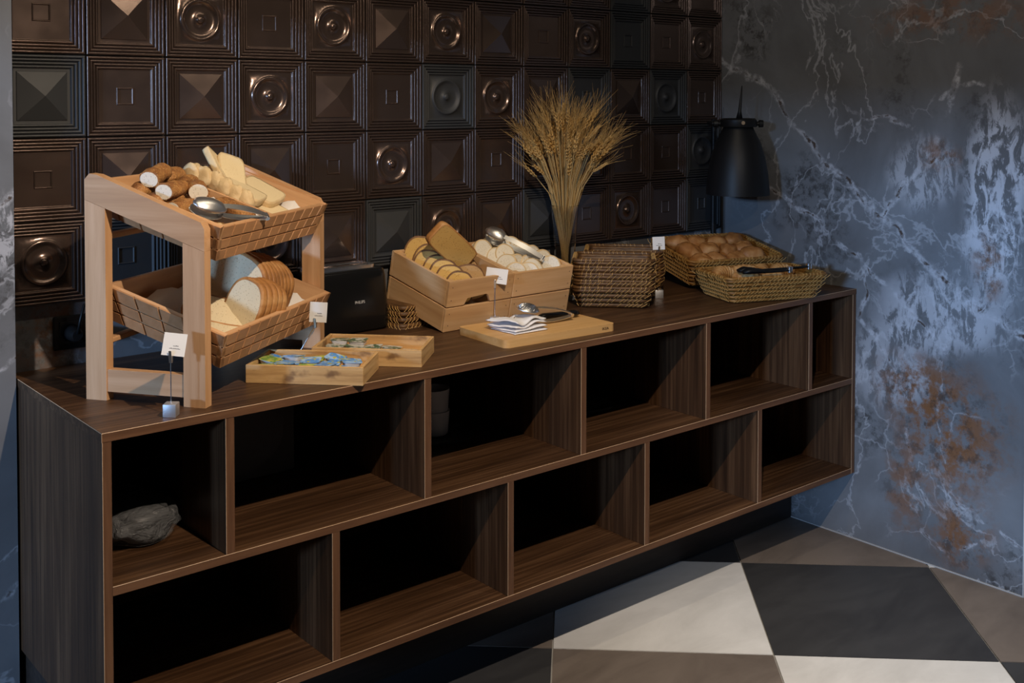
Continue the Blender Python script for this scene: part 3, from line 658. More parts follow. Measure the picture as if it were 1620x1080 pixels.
# ------------------------------------------------------------------ tongs
def ribbon(bm, pts, wds, th, mi=0):
    """flat strip through pts, width along local y"""
    rows = []
    for i, (p_, w_) in enumerate(zip(pts, wds)):
        a = Vector(pts[max(0, i - 1)]); b = Vector(pts[min(len(pts) - 1, i + 1)]); t = (b - a).normalized(); n = Vector((-t.z, 0, t.x))
        p_ = Vector(p_); rows.append([bm.verts.new(p_ + Vector((0, s * w_ / 2, 0)) + n * k * th / 2) for s, k in ((-1, 1), (0, 1.0), (1, 1), (1, -1), (0, -1), (-1, -1))])
    for A, B in zip(rows, rows[1:]):
        for k in range(6): bm.faces.new((A[k], A[(k + 1) % 6], B[(k + 1) % 6], B[k])).material_index = mi
    bm.faces.new(rows[0]); bm.faces.new(rows[-1][::-1])
def scoop(bm, x0, L, w_, dep, sgn, z0):
    n, m = 8, 8; g = []
    for i in range(n + 1):
        t = i / n; ww = w_ * math.sqrt(max(0.0, 1 - (2 * t - 1) ** 2)) * 0.5 + (0.004 if i in (0, n) else 0)
        g.append([bm.verts.new((x0 + L * t, (2 * j / m - 1) * ww, z0 + sgn * dep * (1 - (2 * t - 1) ** 2) * (1 - (2 * j / m - 1) ** 2))) for j in range(m + 1)])
    for i in range(n):
        for j in range(m): bm.faces.new((g[i][j], g[i + 1][j], g[i + 1][j + 1], g[i][j + 1]))
def tongs(M, L, label, mat, hw=0.05, hl=0.075, gap=0.03, open_=0.03, end_mat=None, ridges=False):
    o = empty('serving_tongs', M, label, 'tongs', 'serving tongs')
    for sg in (-1, 1):
        bm = NB(); n = 8; pts = []
        for i in range(n + 1):
            t = i / n; pts.append((hl * 0.85 + (L - hl * 0.85) * t, 0, sg * (open_ * (1 - t) * 0.8 + 0.006 * math.sin(t * math.pi) + 0.003)))
        ribbon(bm, pts, [0.012 + 0.006 * math.sin(i / n * math.pi) for i in range(n + 1)], 0.0018); obj('arm', bm, mat, o, smooth=True, sharp=40)
        bm = NB(); scoop(bm, 0, hl, hw, 0.013, sg, sg * open_ * 0.8)
        h = obj('head', bm, mat, o, smooth=True); md = h.modifiers.new('thickness', 'SOLIDIFY'); md.thickness = 0.0012
        if ridges:
            bm = NB()
            for k in range(9):
                a = R(-60 + 15 * k); x_ = []
                for q in range(5):
                    t = q / 4; rx_, ry_ = hl * (0.95 - t * 0.88 * math.cos(a)), hw * 0.5 * math.sin(a) * t * 1.1
                    tt = rx_ / hl; lim = max(0, 1 - (2 * tt - 1) ** 2); x_.append((rx_, max(-1, min(1, ry_ / (hw * 0.5 * math.sqrt(lim) + 0.004))) * (hw * 0.5 * math.sqrt(lim)), sg * (open_ * 0.8 + 0.013 * lim * (1 - min(1, (ry_ / (hw * .5 * math.sqrt(lim) + 0.004)) ** 2)) + 0.0008)))
                tube(bm, x_, 0.0012, 5)
            obj('ridges', bm, M_CHROME, h, smooth=True)
    bm = NB(); lathe(bm, [(0, 0), (0.0055, 0), (0.0055, 0.016), (0, 0.016)], 14, M=TR(L - 0.004, -0.008, 0, -90)); obj('hinge_end', bm, end_mat or M_CHROME, o, smooth=True, sharp=40)
    return o
tongs(T1 @ TR(-0.250, -0.062, 0.014, 24, 2, -30), 0.20, 'steel scoop tongs on the dark baguettes in the upper tray', M_STEEL, 0.052, 0.085, open_=0.012)

# ------------------------------------------------------------------ price tag holders
def tagholder(M, hgt, cw, ch, roll_, yaw, pitch, label, dx=0.0, lean=0.0, lines=((0.55, 0.30, 0.5), (0.60, 0.42, 0.30))):
    o = empty('tag_holder', M, label, 'tag holder', 'price tag holders')
    s = 0.0135
    bm = NB(); box(bm, (-s, -s, 0), (s, s, 2 * s), 0.0012, seg=2); obj('base_cube', bm, M_SATIN, o, smooth=True, sharp=30)
    bm = NB(); tube(bm, [(0, 0, 2 * s), (lean, 0, hgt)], 0.0011, 6); obj('wire', bm, M_CHROME, o)
    bm = NB()
    for sg in (-1, 1): box(bm, (-0.003, -0.0012, 0), (0.003, 0.0012, 0.026), 0.0005, M=TR(lean, sg * 0.0016, hgt - 0.006, sg * -9))
    obj('clip', bm, M_CHROME, o)
    C_ = TR(dx + lean, 0, hgt + 0.008, pitch, 0, yaw) @ TR(0, 0, 0, 0, roll_, 0)
    bm = NB(); box(bm, (-cw / 2, -0.0004, 0), (cw / 2, 0.0004, ch), 0.0); c = obj('card', bm, M_CARD, o, C_)
    bm = NB()
    for x, z, w_ in lines:
        k = int(w_ * cw / 0.0028)
        for i in range(k):
            hh = random.uniform(0.0012, 0.0026); x_ = (x - 0.5) * cw - w_ * cw / 2 + i * 0.0028
            box(bm, (x_, -0.00055, z * ch), (x_ + 0.0020, -0.00042, z * ch + hh))
    obj('print', bm, M_INK, c)
    return o
tagholder(TR(-2.428, -0.583, H, rz=-40), 0.116, 0.046, 0.046, 10, 20, -12, 'white price card on a silver cube at the front left corner of the worktop', 0.004)
tagholder(TR(-2.012, -0.362, H, rz=-45.5), 0.098, 0.042, 0.050, 4, 10, 4, 'white price card in front of the lower bread tray, right end', 0.006, 0.042)
tagholder(TR(-1.352, -0.309, H, rz=-40), 0.115, 0.062, 0.043, 8, 0, -6, 'white price card in front of the pine crates', 0.002)
tagholder(TR(-0.655, -0.30, H, rz=-38), 0.150, 0.040, 0.042, -2, 0, -4, 'small price card between the stacked wicker baskets and the roll basket')

# ------------------------------------------------------------------ toaster
TO = TR(-1.732, -0.082, H, 0, 0, 1.5)
to = empty('toaster', TO, 'black two-slot toaster between the bread stand and the crates', 'toaster')
def rrect(w_, d_, r, n=6):
    pts = []
    for cx, cy, a0 in ((w_ / 2 - r, d_ / 2 - r, 0), (-w_ / 2 + r, d_ / 2 - r, 90), (-w_ / 2 + r, -d_ / 2 + r, 180), (w_ / 2 - r, -d_ / 2 + r, 270)):
        for k in range(n + 1):
            a = R(a0 + 90 * k / n); pts.append((cx + r * math.cos(a), cy + r * math.sin(a)))
    return pts
def loft(bm, secs, mi=0):
    rings = [[bm.verts.new((x, y, z)) for x, y in pts] for pts, z in secs]; n = len(rings[0])
    for A, B in zip(rings, rings[1:]):
        for k in range(n): bm.faces.new((A[k], A[(k + 1) % n], B[(k + 1) % n], B[k])).material_index = mi
    bm.faces.new(rings[0][::-1]).material_index = mi; bm.faces.new(rings[-1]).material_index = mi
bm = NB(); loft(bm, [(rrect(0.270, 0.126, 0.03), 0.006), (rrect(0.276, 0.132, 0.03), 0.014), (rrect(0.276, 0.132, 0.032), 0.05), (rrect(0.264, 0.118, 0.03), 0.150), (rrect(0.258, 0.112, 0.03), 0.168), (rrect(0.246, 0.100, 0.03), 0.174)])
obj('body', bm, M_BLACK, to, smooth=True, sharp=45)
bm = NB(); loft(bm, [(rrect(0.25, 0.11, 0.03), 0.0), (rrect(0.25, 0.11, 0.03), 0.0058)]); obj('base', bm, M_BLACKM, to)
for y in (-0.022, 0.022):
    bm = NB(); o_ = rrect(0.214, 0.042, 0.018); i_ = rrect(0.190, 0.020, 0.009)
    rg = [[bm.verts.new((x - 0.008, yy + y, z)) for x, yy in p_] for p_, z in ((o_, 0.1742), (o_, 0.185), (i_, 0.183), (i_, 0.1745))]
    for A, B in zip(rg, rg[1:]):
        for k in range(len(A)): bm.faces.new((A[k], A[(k + 1) % len(A)], B[(k + 1) % len(A)], B[k]))
    s_ = obj('slot_bezel', bm, M_CHROME, to, smooth=True, sharp=40)
    bm = NB(); box(bm, (-0.10, y - 0.0095, 0.1741), (0.084, y + 0.0095, 0.1748)); obj('slot', bm, M_BLACKM, s_)
bm = NB(); box(bm, (-0.148, -0.016, 0.10), (-0.136, 0.016, 0.112), 0.003); obj('lever', bm, M_BLACKM, to)
def text(name, s, size, M, mat, parent, depth=0.0003, sx=1.0):
    cu = bpy.data.curves.new(name, 'FONT'); cu.body = s; cu.size = size; cu.extrude = depth; cu.align_x = 'CENTER'; cu.align_y = 'CENTER'
    tmp = bpy.data.objects.new(name, cu); COL.objects.link(tmp); dg = bpy.context.evaluated_depsgraph_get(); dg.update()
    me = bpy.data.meshes.new_from_object(tmp.evaluated_get(dg)); bpy.data.objects.remove(tmp); me.materials.append(mat)
    o = bpy.data.objects.new(name, me); COL.objects.link(o); o.parent = parent; o.matrix_local = M @ Matrix.Diagonal((sx, 1, 1, 1)); return o
text('lettering', 'PHILIPS', 0.0115, TR(0.030, -0.0635, 0.086, 82), plain('silver_print', (0.55, 0.55, 0.55), 0.4), to, 0.0004, 0.9)

# ------------------------------------------------------------------ pine crates, tilted forward
CRM = TR(-1.521, -0.288, H + 0.0005, 0, 0, 1.35) @ TR(0, 0, 0, 12.2)
def crate(x0, label, hole):
    M = CRM @ TR(x0, 0, 0); W_, L_, h_ = 0.2365, 0.280, 0.148; t = 0.009
    o = empty('pine_crate', M, label, 'crate', 'pine crates of bread')
    for k, (z0, z1) in enumerate(((0.0, 0.070), (0.074, h_))):
        for y0, y1, front in ((0.0, t, True), (L_ - t, L_, False)):
            bm = NB(); a = 0.0
            if hole and k == 1:
                out = [(0, z0), (0.062, z0), (0.072, z0 + 0.019), (0.14, z0 + 0.024), (0.148, z0 + 0.019), (0.158, z0), (W_, z0), (W_, z1), (0, z1)]
                prism(bm, out, y0, y1, lambda u, v, h: (u, h, v))
            else: box(bm, (0, y0, z0), (W_, y1, z1), 0.0012)
            e = obj('end_board', bm, M_PX, o)
            if front:
                bm = NB()
                for x in (0.014, W_ - 0.014):
                    for z in (z0 + 0.018, z1 - 0.018): lathe(bm, [(0, 0), (0.0016, 0), (0.0016, 0.0006)], 8, M=TR(x, y0 - 0.0003, z, -90))
                obj('nails', bm, M_NAIL, e)
        for x0_, x1_ in ((0.0, t), (W_ - t, W_)):
            bm = NB(); box(bm, (x0_, t + 0.0003, z0), (x1_, L_ - t - 0.0003, z1), 0.0012); obj('side_board', bm, M_PY, o)
    for c, (x, y) in enumerate(((t + 0.0005, t + 0.0005), (W_ - t - 0.0205, t + 0.0005), (t + 0.0005, L_ - t - 0.0205), (W_ - t - 0.0205, L_ - t - 0.0205))):
        bm = NB(); box(bm, (x, y, 0.0), (x + 0.02, y + 0.02, h_ - 0.004)); obj('corner_post', bm, M_PX, o)
    for k in range(3):
        bm = NB(); y = t + 0.001 + k * 0.0875; box(bm, (t + 0.0005, y, 0.004), (W_ - t - 0.0005, y + 0.082, 0.011)); obj('bottom_board', bm, M_PX, o)
    return M
K1 = crate(0.0, 'left pine crate with a handle cutout holding yellow and brown bread slices', True)
K2 = crate(0.2405, 'right pine crate without a cutout holding pale baguette slices', False)
M_FILL = M_PAPER
def fill(M, ztop):
    sheet('parchment_liner', M, 0.032, 0.205, 0.034, 0.246, lambda x, y: (x, y, ztop + 0.004 * noise.noise(Vector((x * 30, y * 30, 0)))), 'parchment lining in the %s pine crate' % ('left' if M is K1 else 'right'), group='parchment liners')
fill(K1, 0.020); fill(K2, 0.020)
GY = 'bread slices in the left crate'
YS = [(0.070, 0.232, 0.058, -16, 0, 42, 0.105, 0.120, 'tallest of the left row, rearmost'), (0.080, 0.205, 0.050, -20, 4, 44, 0.100, 0.112, 'second of the left row from the back'),
      (0.062, 0.176, 0.050, -18, -3, 38, 0.095, 0.105, 'third of the left row from the back'), (0.066, 0.146, 0.046, -22, 5, 40, 0.095, 0.105, 'fourth of the left row from the back'),
      (0.074, 0.118, 0.044, -24, 2, 46, 0.090, 0.100, 'fifth of the left row from the back'), (0.082, 0.088, 0.042, -26, -4, 44, 0.090, 0.095, 'sixth of the left row from the back'),
      (0.084, 0.060, 0.038, -22, 3, 40, 0.085, 0.090, 'nearest the front board')]
for i, (x, y, z, rx, ry, rz, w_, h_, ds) in enumerate(YS):
    slice_('bread_slice', 'loaf', w_, h_, 0.013, K1 @ TR(x, y, z + 0.018, rx, ry, rz - 78), M_CRY, M_CTB, 'yellow bread slice in the left crate, ' + ds, GY, seed=60 + i)
slice_('bread_slice', 'toast', 0.080, 0.180, 0.022, K1 @ (TR(0.186, 0.150, 0.140, 0, 0, -18) @ TR(0, 0, 0, 14, -52, 0)), M_CRY, M_CTG, 'long yellow bread slab lying highest across the left crate', GY, seed=71)
for i, (x, y, z, rx, ry, rz, ds) in enumerate([(0.168, 0.150, 0.062, -30, -6, -10, 'rear'), (0.166, 0.112, 0.060, -34, 4, -6, 'middle'), (0.150, 0.070, 0.050, -26, -12, -24, 'front')]):
    slice_('bread_slice', 'loaf', 0.105, 0.105, 0.014, K1 @ TR(x, y, z, rx, ry, rz), M_CRB, M_CTB, 'brown bread slice at the right of the left crate, the %s one' % ds, GY, seed=80 + i)
GP = 'pale baguette slices in the right crate'
k = 0
for r_, (y, z) in enumerate([(0.232, 0.128), (0.188, 0.124), (0.142, 0.120), (0.096, 0.114), (0.050, 0.106)]):
    for c, x in enumerate((0.046, 0.092, 0.140, 0.186)):
        slice_('baguette_slice', 'oval', random.uniform(0.056, 0.068), random.uniform(0.056, 0.070), 0.020, K2 @ TR(x + random.uniform(-.008, .008), y + random.uniform(-.006, .006), z - 0.012 + random.uniform(-.006, .008), random.uniform(-50, -20), random.uniform(-15, 15), random.uniform(-60, 0)),
               M_CRP, M_CTP, 'pale baguette slice in right crate, %s row from back, %s from left' % (ORD[r_], ORD[c]), GP, seed=100 + k); k += 1
tongs(K2 @ TR(0.070, 0.232, 0.196, 38, 12, -60), 0.20, 'steel tongs lying on the pale baguette slices', M_STEEL, 0.046, 0.070, open_=0.018)

# ------------------------------------------------------------------ two scorched wooden boxes with portions
def wbox(M, label):
    o = empty('wooden_box', M, label, 'box', 'shallow wooden boxes'); W_, L_, h_, t = 0.274, 0.162, 0.042, 0.008
    for n_, a, b, m in (('end_board', (0, 0, 0), (W_, t, h_), M_TRX), ('end_board', (0, L_ - t, 0), (W_, L_, h_), M_TRX), ('side_board', (0, t, 0), (t, L_ - t, h_), M_TRY), ('side_board', (W_ - t, t, 0), (W_, L_ - t, h_), M_TRY), ('bottom', (t, t, 0.001), (W_ - t, L_ - t, 0.006), M_TRX)):
        bm = NB(); box(bm, a, b, 0.0008); obj(n_, bm, m, o)
    return M
B1 = wbox(TR(-2.190, -0.437, H, 0, 0, -45.55), 'shallow wooden box of blue portions nearest the worktop edge')
B2 = wbox(TR(-1.985, -0.377, H, 0, 0, -46.6), 'shallow wooden box of green and white portions behind the blue ones')
def lidmat(name, base, alt, acc, dark):
    t = NT(name, Roughness=0.3); co = t.vm('ADD', t.obj(), (0.0, 0.0, 0.0)); r = t.rnd(); cv = t.n('CombineXYZ'); t.inp(cv, 0, t.m_('MULTIPLY', r, 5.0)); t.inp(cv, 1, t.m_('MULTIPLY', r, 9.0)); co = t.vm('ADD', co, cv.outputs[0])
    c = t.mix(t.ss(t.noise(co, 50, 2), 0.48, 0.56), base, alt); c = t.mix(t.ss(t.noise(t.map(co, (1, 1, 1), (4, 4, 4)), 70, 1), 0.60, 0.64), c, acc)
    ln = t.m_('MULTIPLY', t.ss(t.n('TexWave').outputs[0], 0.7, 0.8), 0.0)
    c = t.mix(t.ss(t.noise(t.map(co, (60, 300, 60)), 1.0, 1), 0.66, 0.70, 0, 0.8), c, dark); t.set('Base Color', c); return t.m
M_LB = lidmat('blue_foil_lid', (0.10, 0.30, 0.68), (0.36, 0.56, 0.82), (0.50, 0.48, 0.08), (0.04, 0.10, 0.30))
M_LY = lidmat('yellow_green_lid', (0.44, 0.48, 0.10), (0.20, 0.34, 0.07), (0.66, 0.56, 0.10), (0.07, 0.13, 0.03))
M_LG = lidmat('green_white_lid', (0.58, 0.58, 0.52), (0.10, 0.16, 0.09), (0.46, 0.40, 0.30), (0.05, 0.09, 0.05))
M_CUP = plain('white_plastic_cup', (0.72, 0.74, 0.78), 0.35)
def portion(M, lid, label, group, w_=0.047, d_=0.037, name='butter_portion', cup=None):
    o = empty(name, M, label, 'portion pack', group)
    bm = NB(); loft(bm, [(rrect(w_ * 0.78, d_ * 0.78, 0.006, 4), 0), (rrect(w_ * 0.92, d_ * 0.92, 0.007, 4), 0.011)]); obj('cup', bm, cup or M_CUP, o, smooth=True, sharp=40)
    bm = NB(); loft(bm, [(rrect(w_, d_, 0.007, 4), 0.0112), (rrect(w_, d_, 0.007, 4), 0.0122)]); obj('lid', bm, lid, o)
k = 0
for r_, y in enumerate((0.034, 0.072, 0.110)):
    for c in range(5):
        x = 0.036 + c * 0.048 + random.uniform(-.004, .004)
        if r_ == 2 and c > 3: continue
        yel = (r_, c) in ((0, 0), (1, 0), (0, 2), (2, 2))
        portion(B1 @ TR(x, y + random.uniform(-.003, .003), 0.021 + (0.007 if (r_ + c) % 2 else 0), random.uniform(-9, 9), random.uniform(-9, 9), random.uniform(-25, 25)), M_LY if yel else M_LB,
                '%s pack in the front wooden box, %s row from near side, %s from left' % ('yellow-green' if yel else 'blue', ORD[r_], ORD[c]), 'blue portion packs'); k += 1
for r_, y in enumerate((0.034, 0.072, 0.112)):
    for c in range(5):
        if r_ == 2 and c > 1 or (r_ == 1 and c > 3): continue
        portion(B2 @ TR(0.040 + c * 0.048, y, 0.020 + (0.007 if r_ == 2 else 0), random.uniform(-5, 5), random.uniform(-5, 5), random.uniform(-8, 8)), M_LG,
                'green-white pack in rear wooden box, %s row from near side, %s from left' % (ORD[r_], ORD[c]), 'green and white portion packs', name='spread_portion')

# ------------------------------------------------------------------ cutting board, napkin, knife, shell tongs
BO = TR(-1.512, -0.551, H, 0, 0, -3.29)
cbd = empty('cutting_board', BO, 'light bamboo cutting board in front of the pine crates', 'cutting board')
bm = NB(); pts = [(x + 0.192, y + 0.1125) for x, y in rrect(0.384, 0.225, 0.016, 5)]
prism(bm, pts, 0.0, 0.021, lambda u, v, h: (u, v, h)); bevel_all(bm, 0.002, 2); obj('board', bm, M_BAM, cbd, smooth=True, sharp=35)
text('lettering', 'IKEA', 0.0105, TR(0.345, -0.0004, 0.0105, 90), plain('burnt_mark', (0.03, 0.015, 0.008), 0.7), cbd, 0.0002, 1.15)
def BOP(x, y, z, rx=0, ry=0, rz=0): return BO @ TR(x, y, z, rx, ry, rz)
nk = empty('folded_napkin', BOP(0.058, 0.038, 0.0216, 0, 0, 2), 'white folded cloth napkin on the cutting board', 'napkin')
nseg = 18
for lay in range(4):
    bm = NB(); g = []
    for j in range(nseg + 1):
        row = []
        for i in range(nseg + 1):
            u, v = i / nseg, j / nseg; x = u * 0.115 + 0.008 * lay * (0.3 - v) + 0.004 * noise.noise(Vector((v * 3, lay, 0))); y = v * 0.105 + 0.005 * lay * u
            z = 0.002 + lay * 0.0088 + 0.0045 * lay * noise.noise(Vector((u * 2.2 + 2, v * 1.6, lay * 0.35 + 1)))
            z += 0.006 * lay / 3 * math.exp(-((v - 0.03) / 0.09) ** 2) * math.sin(u * 5 + lay * 0.7) ** 2
            dd = min(u, v, 1 - u, 1 - v) * 8
            if dd < 1: z -= (1 - dd) ** 2 * 0.0028
            row.append(bm.verts.new((x, y, max(z, 0.001 + lay * 0.004))))
        g.append(row)
    for j in range(nseg):
        for i in range(nseg): bm.faces.new((g[j][i], g[j][i + 1], g[j + 1][i + 1], g[j + 1][i]))
    o = obj('fold', bm, M_CLOTH, nk, smooth=True); md = o.modifiers.new('thickness', 'SOLIDIFY'); md.thickness = 0.0022; md.offset = 1
kn = empty('bread_knife', BOP(0.062, 0.168, 0.0216, 0, 0, -6), 'bread knife with a black handle on the cutting board', 'knife')
bm = NB(); bp = [(0.0, 0.004), (0.012, -0.004), (0.05, -0.012), (0.175, -0.014), (0.175, 0.014), (0.03, 0.013)]
prism(bm, bp, 0.004, 0.0058, lambda u, v, h: (u, v, h)); obj('blade', bm, M_STEEL, kn)
bm = NB(); tube(bm, [(0.168, 0, 0.009), (0.18, 0, 0.010), (0.21, -0.001, 0.011), (0.25, -0.002, 0.011), (0.285, -0.003, 0.011), (0.297, -0.003, 0.011)], [0.010, 0.014, 0.0125, 0.0115, 0.0135, 0.009], 14, flat=0.75); obj('handle', bm, M_BLACK, kn, smooth=True)
tongs(BOP(0.118, 0.112, 0.058, 14, 6, -2), 0.195, 'steel shell-shaped tongs resting across the napkin and cutting board', M_STEEL, 0.062, 0.070, open_=0.022, ridges=True)

# ------------------------------------------------------------------ wicker
def wk(name, stops):
    t = NT(name, Roughness=0.55); co = t.obj(); f = t.noise(t.map(co, (60, 60, 200)), 1.0, 3); t.set('Base Color', t.ramp(f, stops)); t.bump(t.noise(co, 300, 2), 0.3, 0.001); return t.m
M_RAT = wk('dark_rattan', [(0.3, (0.05, 0.022, 0.007)), (0.55, (0.11, 0.050, 0.014)), (0.75, (0.19, 0.095, 0.030))])
M_RATM = wk('honey_rattan', [(0.3, (0.15, 0.066, 0.012)), (0.55, (0.29, 0.140, 0.030)), (0.75, (0.42, 0.23, 0.06))])
M_STR = plain('straw_binding', (0.52, 0.32, 0.11), 0.55)
def ringpts(hx, hy, z, r=0.02, n=3): return [(x, y, z) for x, y in rrect(hx * 2, hy * 2, r, n)]
def wicker(M, W_, L_, h_, fl, label, group, mat, rows=5, stitch=0.013):
    """W_,L_ = base size, centred on the local origin, base on z=0, flaring by fl at the rim"""
    o = empty('wicker_basket', M, label, 'basket', group); rr = h_ / rows / 2
    bm = NB(); box(bm, (-W_ / 2 + 0.004, -L_ / 2 + 0.004, 0.001), (W_ / 2 - 0.004, L_ / 2 - 0.004, 0.006)); obj('base', bm, mat, o)
    bm = NB(); A = [bm.verts.new(p_) for p_ in ringpts(W_ / 2 - 0.004, L_ / 2 - 0.004, 0.001)]; B = [bm.verts.new(p_) for p_ in ringpts(W_ / 2 + fl - 0.004, L_ / 2 + fl - 0.004, h_ - 0.003)]
    for k in range(len(A)): bm.faces.new((A[k], A[(k + 1) % len(A)], B[(k + 1) % len(B)], B[k]))
    ln = obj('lining', bm, mat, o); md = ln.modifiers.new('thickness', 'SOLIDIFY'); md.thickness = 0.002
    for i in range(rows):
        t = (i + 0.5) / rows; bm = NB(); tube(bm, ringpts(W_ / 2 + fl * t, L_ / 2 + fl * t, max(rr, t * h_)), rr * 0.98, 6, closed=True); obj('strand', bm, mat, o, smooth=True)
    bm = NB(); tube(bm, ringpts(W_ / 2 + fl, L_ / 2 + fl, h_ + 0.001, 0.022), 0.0058, 8, closed=True); rim = obj('rim', bm, mat, o, smooth=True)
    bm = NB(); rnd = random.Random(5)
    for sx, sy, hl, ax_ in ((0, -1, W_ / 2, 0), (0, 1, W_ / 2, 0), (-1, 0, L_ / 2, 1), (1, 0, L_ / 2, 1)):
        n = int(2 * hl / stitch)
        for i in range(n + 1):
            for r_ in range(rows):
                if rnd.random() < 0.12: continue
                t0, t1 = (r_ + 0.05) / rows, (r_ + 0.98) / rows
                u = (-1 + 2 * (i + 0.5 * (r_ % 2)) / n) * (hl - 0.008) + rnd.uniform(-.0015, .0015); sl = 0.007 * (1 if (sx or sy) < 0 else -1); q = []
                for k, t in enumerate((t0, (t0 + t1) / 2, t1)):
                    off = 0.0018 + rr * (0.55 if k != 1 else 0.98); uu = u * (1 + fl * t / hl) + sl * (k - 1); z = max(0.002, t * h_)
                    q.append((uu, sy * (L_ / 2 + fl * t + off), z) if ax_ == 0 else (sx * (W_ / 2 + fl * t + off), uu, z))
                tube(bm, q, 0.00085, 4, caps=False)
            if True:   # rim wraps
                u = (-1 + 2 * i / n) * hl; z = h_ + 0.001; q = []
                for a in (-70, 0, 60, 120, 190):
                    d = 0.0066; o_ = math.cos(R(a)) * d; z_ = math.sin(R(a)) * d; uu = u + 0.003 * a / 130
                    q.append((uu, sy * (L_ / 2 + fl + o_), z + z_) if ax_ == 0 else (sx * (W_ / 2 + fl + o_), uu, z + z_))
                if rnd.random() < 0.75: tube(bm, q, 0.0009, 4, caps=False)
    s_ = obj('binding', bm, M_STR, o); s_['kind'] = 'stuff'
    return o
# stacked small baskets (two stacks)
def SB(x, y, z): return TR(x, y, z, 0, 0, -45.5)
base = wicker(SB(-0.8475, -0.2825, H + 0.001), 0.200, 0.120, 0.062, 0.024, 'small dark wicker basket, lowest of the front stack', 'stacked small wicker baskets', M_RAT, 4)
for i in range(1, 5): copy_tree(base, SB(-0.8475 + random.uniform(-.004, .004), -0.2825 + random.uniform(-.004, .004), H + 0.001 + i * 0.0215), 'small dark wicker basket, %s' % ['second from the bottom of the front stack', 'middle of the front stack', 'fourth from the bottom of the front stack', 'topmost of the front stack'][i - 1])
for i in range(5): copy_tree(base, SB(-0.690 + random.uniform(-.003, .003), -0.176 + random.uniform(-.003, .003), H + 0.001 + i * 0.0215), 'small dark wicker basket, %s' % ['lowest of the rear stack', 'second from the bottom of the rear stack', 'third from the bottom of the rear stack', 'fourth from the bottom of the rear stack', 'topmost of the rear stack'][i])
copy_tree(base, TR(-1.47, -0.085, H + 0.0605, 180, 0, 5), 'small dark wicker basket, upside down under the back of the pine crates')
# two large baskets
YF = -21.1
FBm = TR(-0.546, -0.516, H + 0.0005, 0, 0, YF) @ TR(0.1515, 0.085, 0)
wicker(FBm, 0.303, 0.170, 0.080, 0.031, 'honey wicker basket of croissants at the worktop front edge with tongs on it', 'large wicker baskets', M_RATM, 6)
BBm = TR(-0.495, -0.299, 0.966, 0, 0, -16.6) @ TR(0, 0, 0, 10.2) @ TR(0.191, 0.139, -0.092)
wicker(BBm, 0.322, 0.216, 0.092, 0.030, 'large wicker basket heaped with golden rolls under the black lamp', 'large wicker baskets', M_RATM, 6)
GR = 'rolls in the large wicker basket'
k = 0
for r_, (y, z) in enumerate(((-0.070, 0.068), (-0.002, 0.078), (0.068, 0.082))):
    for c, x in enumerate((-0.118, -0.040, 0.040, 0.115)):
        roll(BBm @ TR(x + random.uniform(-.01, .01), y + random.uniform(-.008, .008), z + random.uniform(-.006, .012), random.uniform(-15, 15), random.uniform(-15, 15), random.uniform(-60, 60)), random.uniform(0.044, 0.055), 0.036, 0.034,
             'golden roll in the large basket, %s row from front, %s from left' % (ORD[r_], ORD[c]), GR, M_CTR, 200 + k); k += 1
for i, (x, y, z, rz, ds) in enumerate([(-0.105, 0.035, 0.022, 20, 'leftmost'), (-0.03, 0.03, 0.024, -30, 'second from the left'), (0.045, 0.035, 0.022, 60, 'third from the left'), (0.11, 0.03, 0.02, 10, 'rightmost'), (-0.06, -0.03, 0.018, 170, 'front left'), (0.03, -0.035, 0.016, 200, 'front right')]):
    croissant(FBm @ TR(x, y + 0.012, z + 0.030, 0, 0, rz), 0.10, 0.026, 'golden croissant in the front wicker basket, ' + ds, 'croissants in the front wicker basket', i)
# black tongs with steel ends lying across the front basket
bt = empty('serving_tongs', FBm @ TR(-0.105, -0.055, 0.090, 0, 0, -2), 'black plastic tongs with steel ends across the front wicker basket', 'tongs', 'serving tongs')
for sg, L in ((-1, 0.16), (1, 0.262)):
    bm = NB(); y0 = sg * 0.016
    tube(bm, [(0.0, y0, 0.004), (0.02, y0, 0.008), (0.05, y0 * 1.1, 0.006), (0.09, y0 * 1.2, 0.002), (L - 0.03, y0 * 1.5, 0.004), (L, y0 * 1.6, 0.006)], [0.012, 0.019, 0.015, 0.008, 0.008, 0.008], 10, flat=0.5); obj('arm', bm, M_BLACKM, bt, smooth=True)
    bm = NB(); lathe(bm, [(0, 0), (0.0095, 0), (0.0095, 0.018), (0, 0.018)], 16, M=TR(L + 0.004, y0 * 1.6, -0.002)); obj('steel_end', bm, M_CHROME, bt, smooth=True, sharp=40)

# ------------------------------------------------------------------ vase of wheat
VM = TR(-0.905, -0.118, H)
def glass(name, col=(1, 1, 1), rough=0.02):
    t = NT(name, Base_Color=col, Roughness=rough); t.set('Transmission Weight', 1.0); t.set('IOR', 1.45); return t.m
M_GLASS = glass('clear_glass')
bm = NB(); lathe(bm, [(0, 0), (0.034, 0), (0.036, 0.006), (0.034, 0.05), (0.034, 0.16), (0.040, 0.25), (0.046, 0.305), (0.0445, 0.306), (0.0385, 0.25), (0.0325, 0.16), (0.0325, 0.05), (0.033, 0.012), (0, 0.010)], 40)
va = obj('glass_vase', bm, M_GLASS, M=VM, smooth=True, sharp=50); tag(va, 'tall clear glass vase holding dried wheat', 'vase')
M_STK = plain('wheat_straw', (0.52, 0.36, 0.15), 0.6); M_STK2 = plain('wheat_straw_dark', (0.40, 0.25, 0.09), 0.6); M_EAR = crust('wheat_ear', [(0.3, (0.36, 0.20, 0.06)), (0.5, (0.55, 0.34, 0.11)), (0.7, (0.68, 0.47, 0.20))], 60, 0.6)
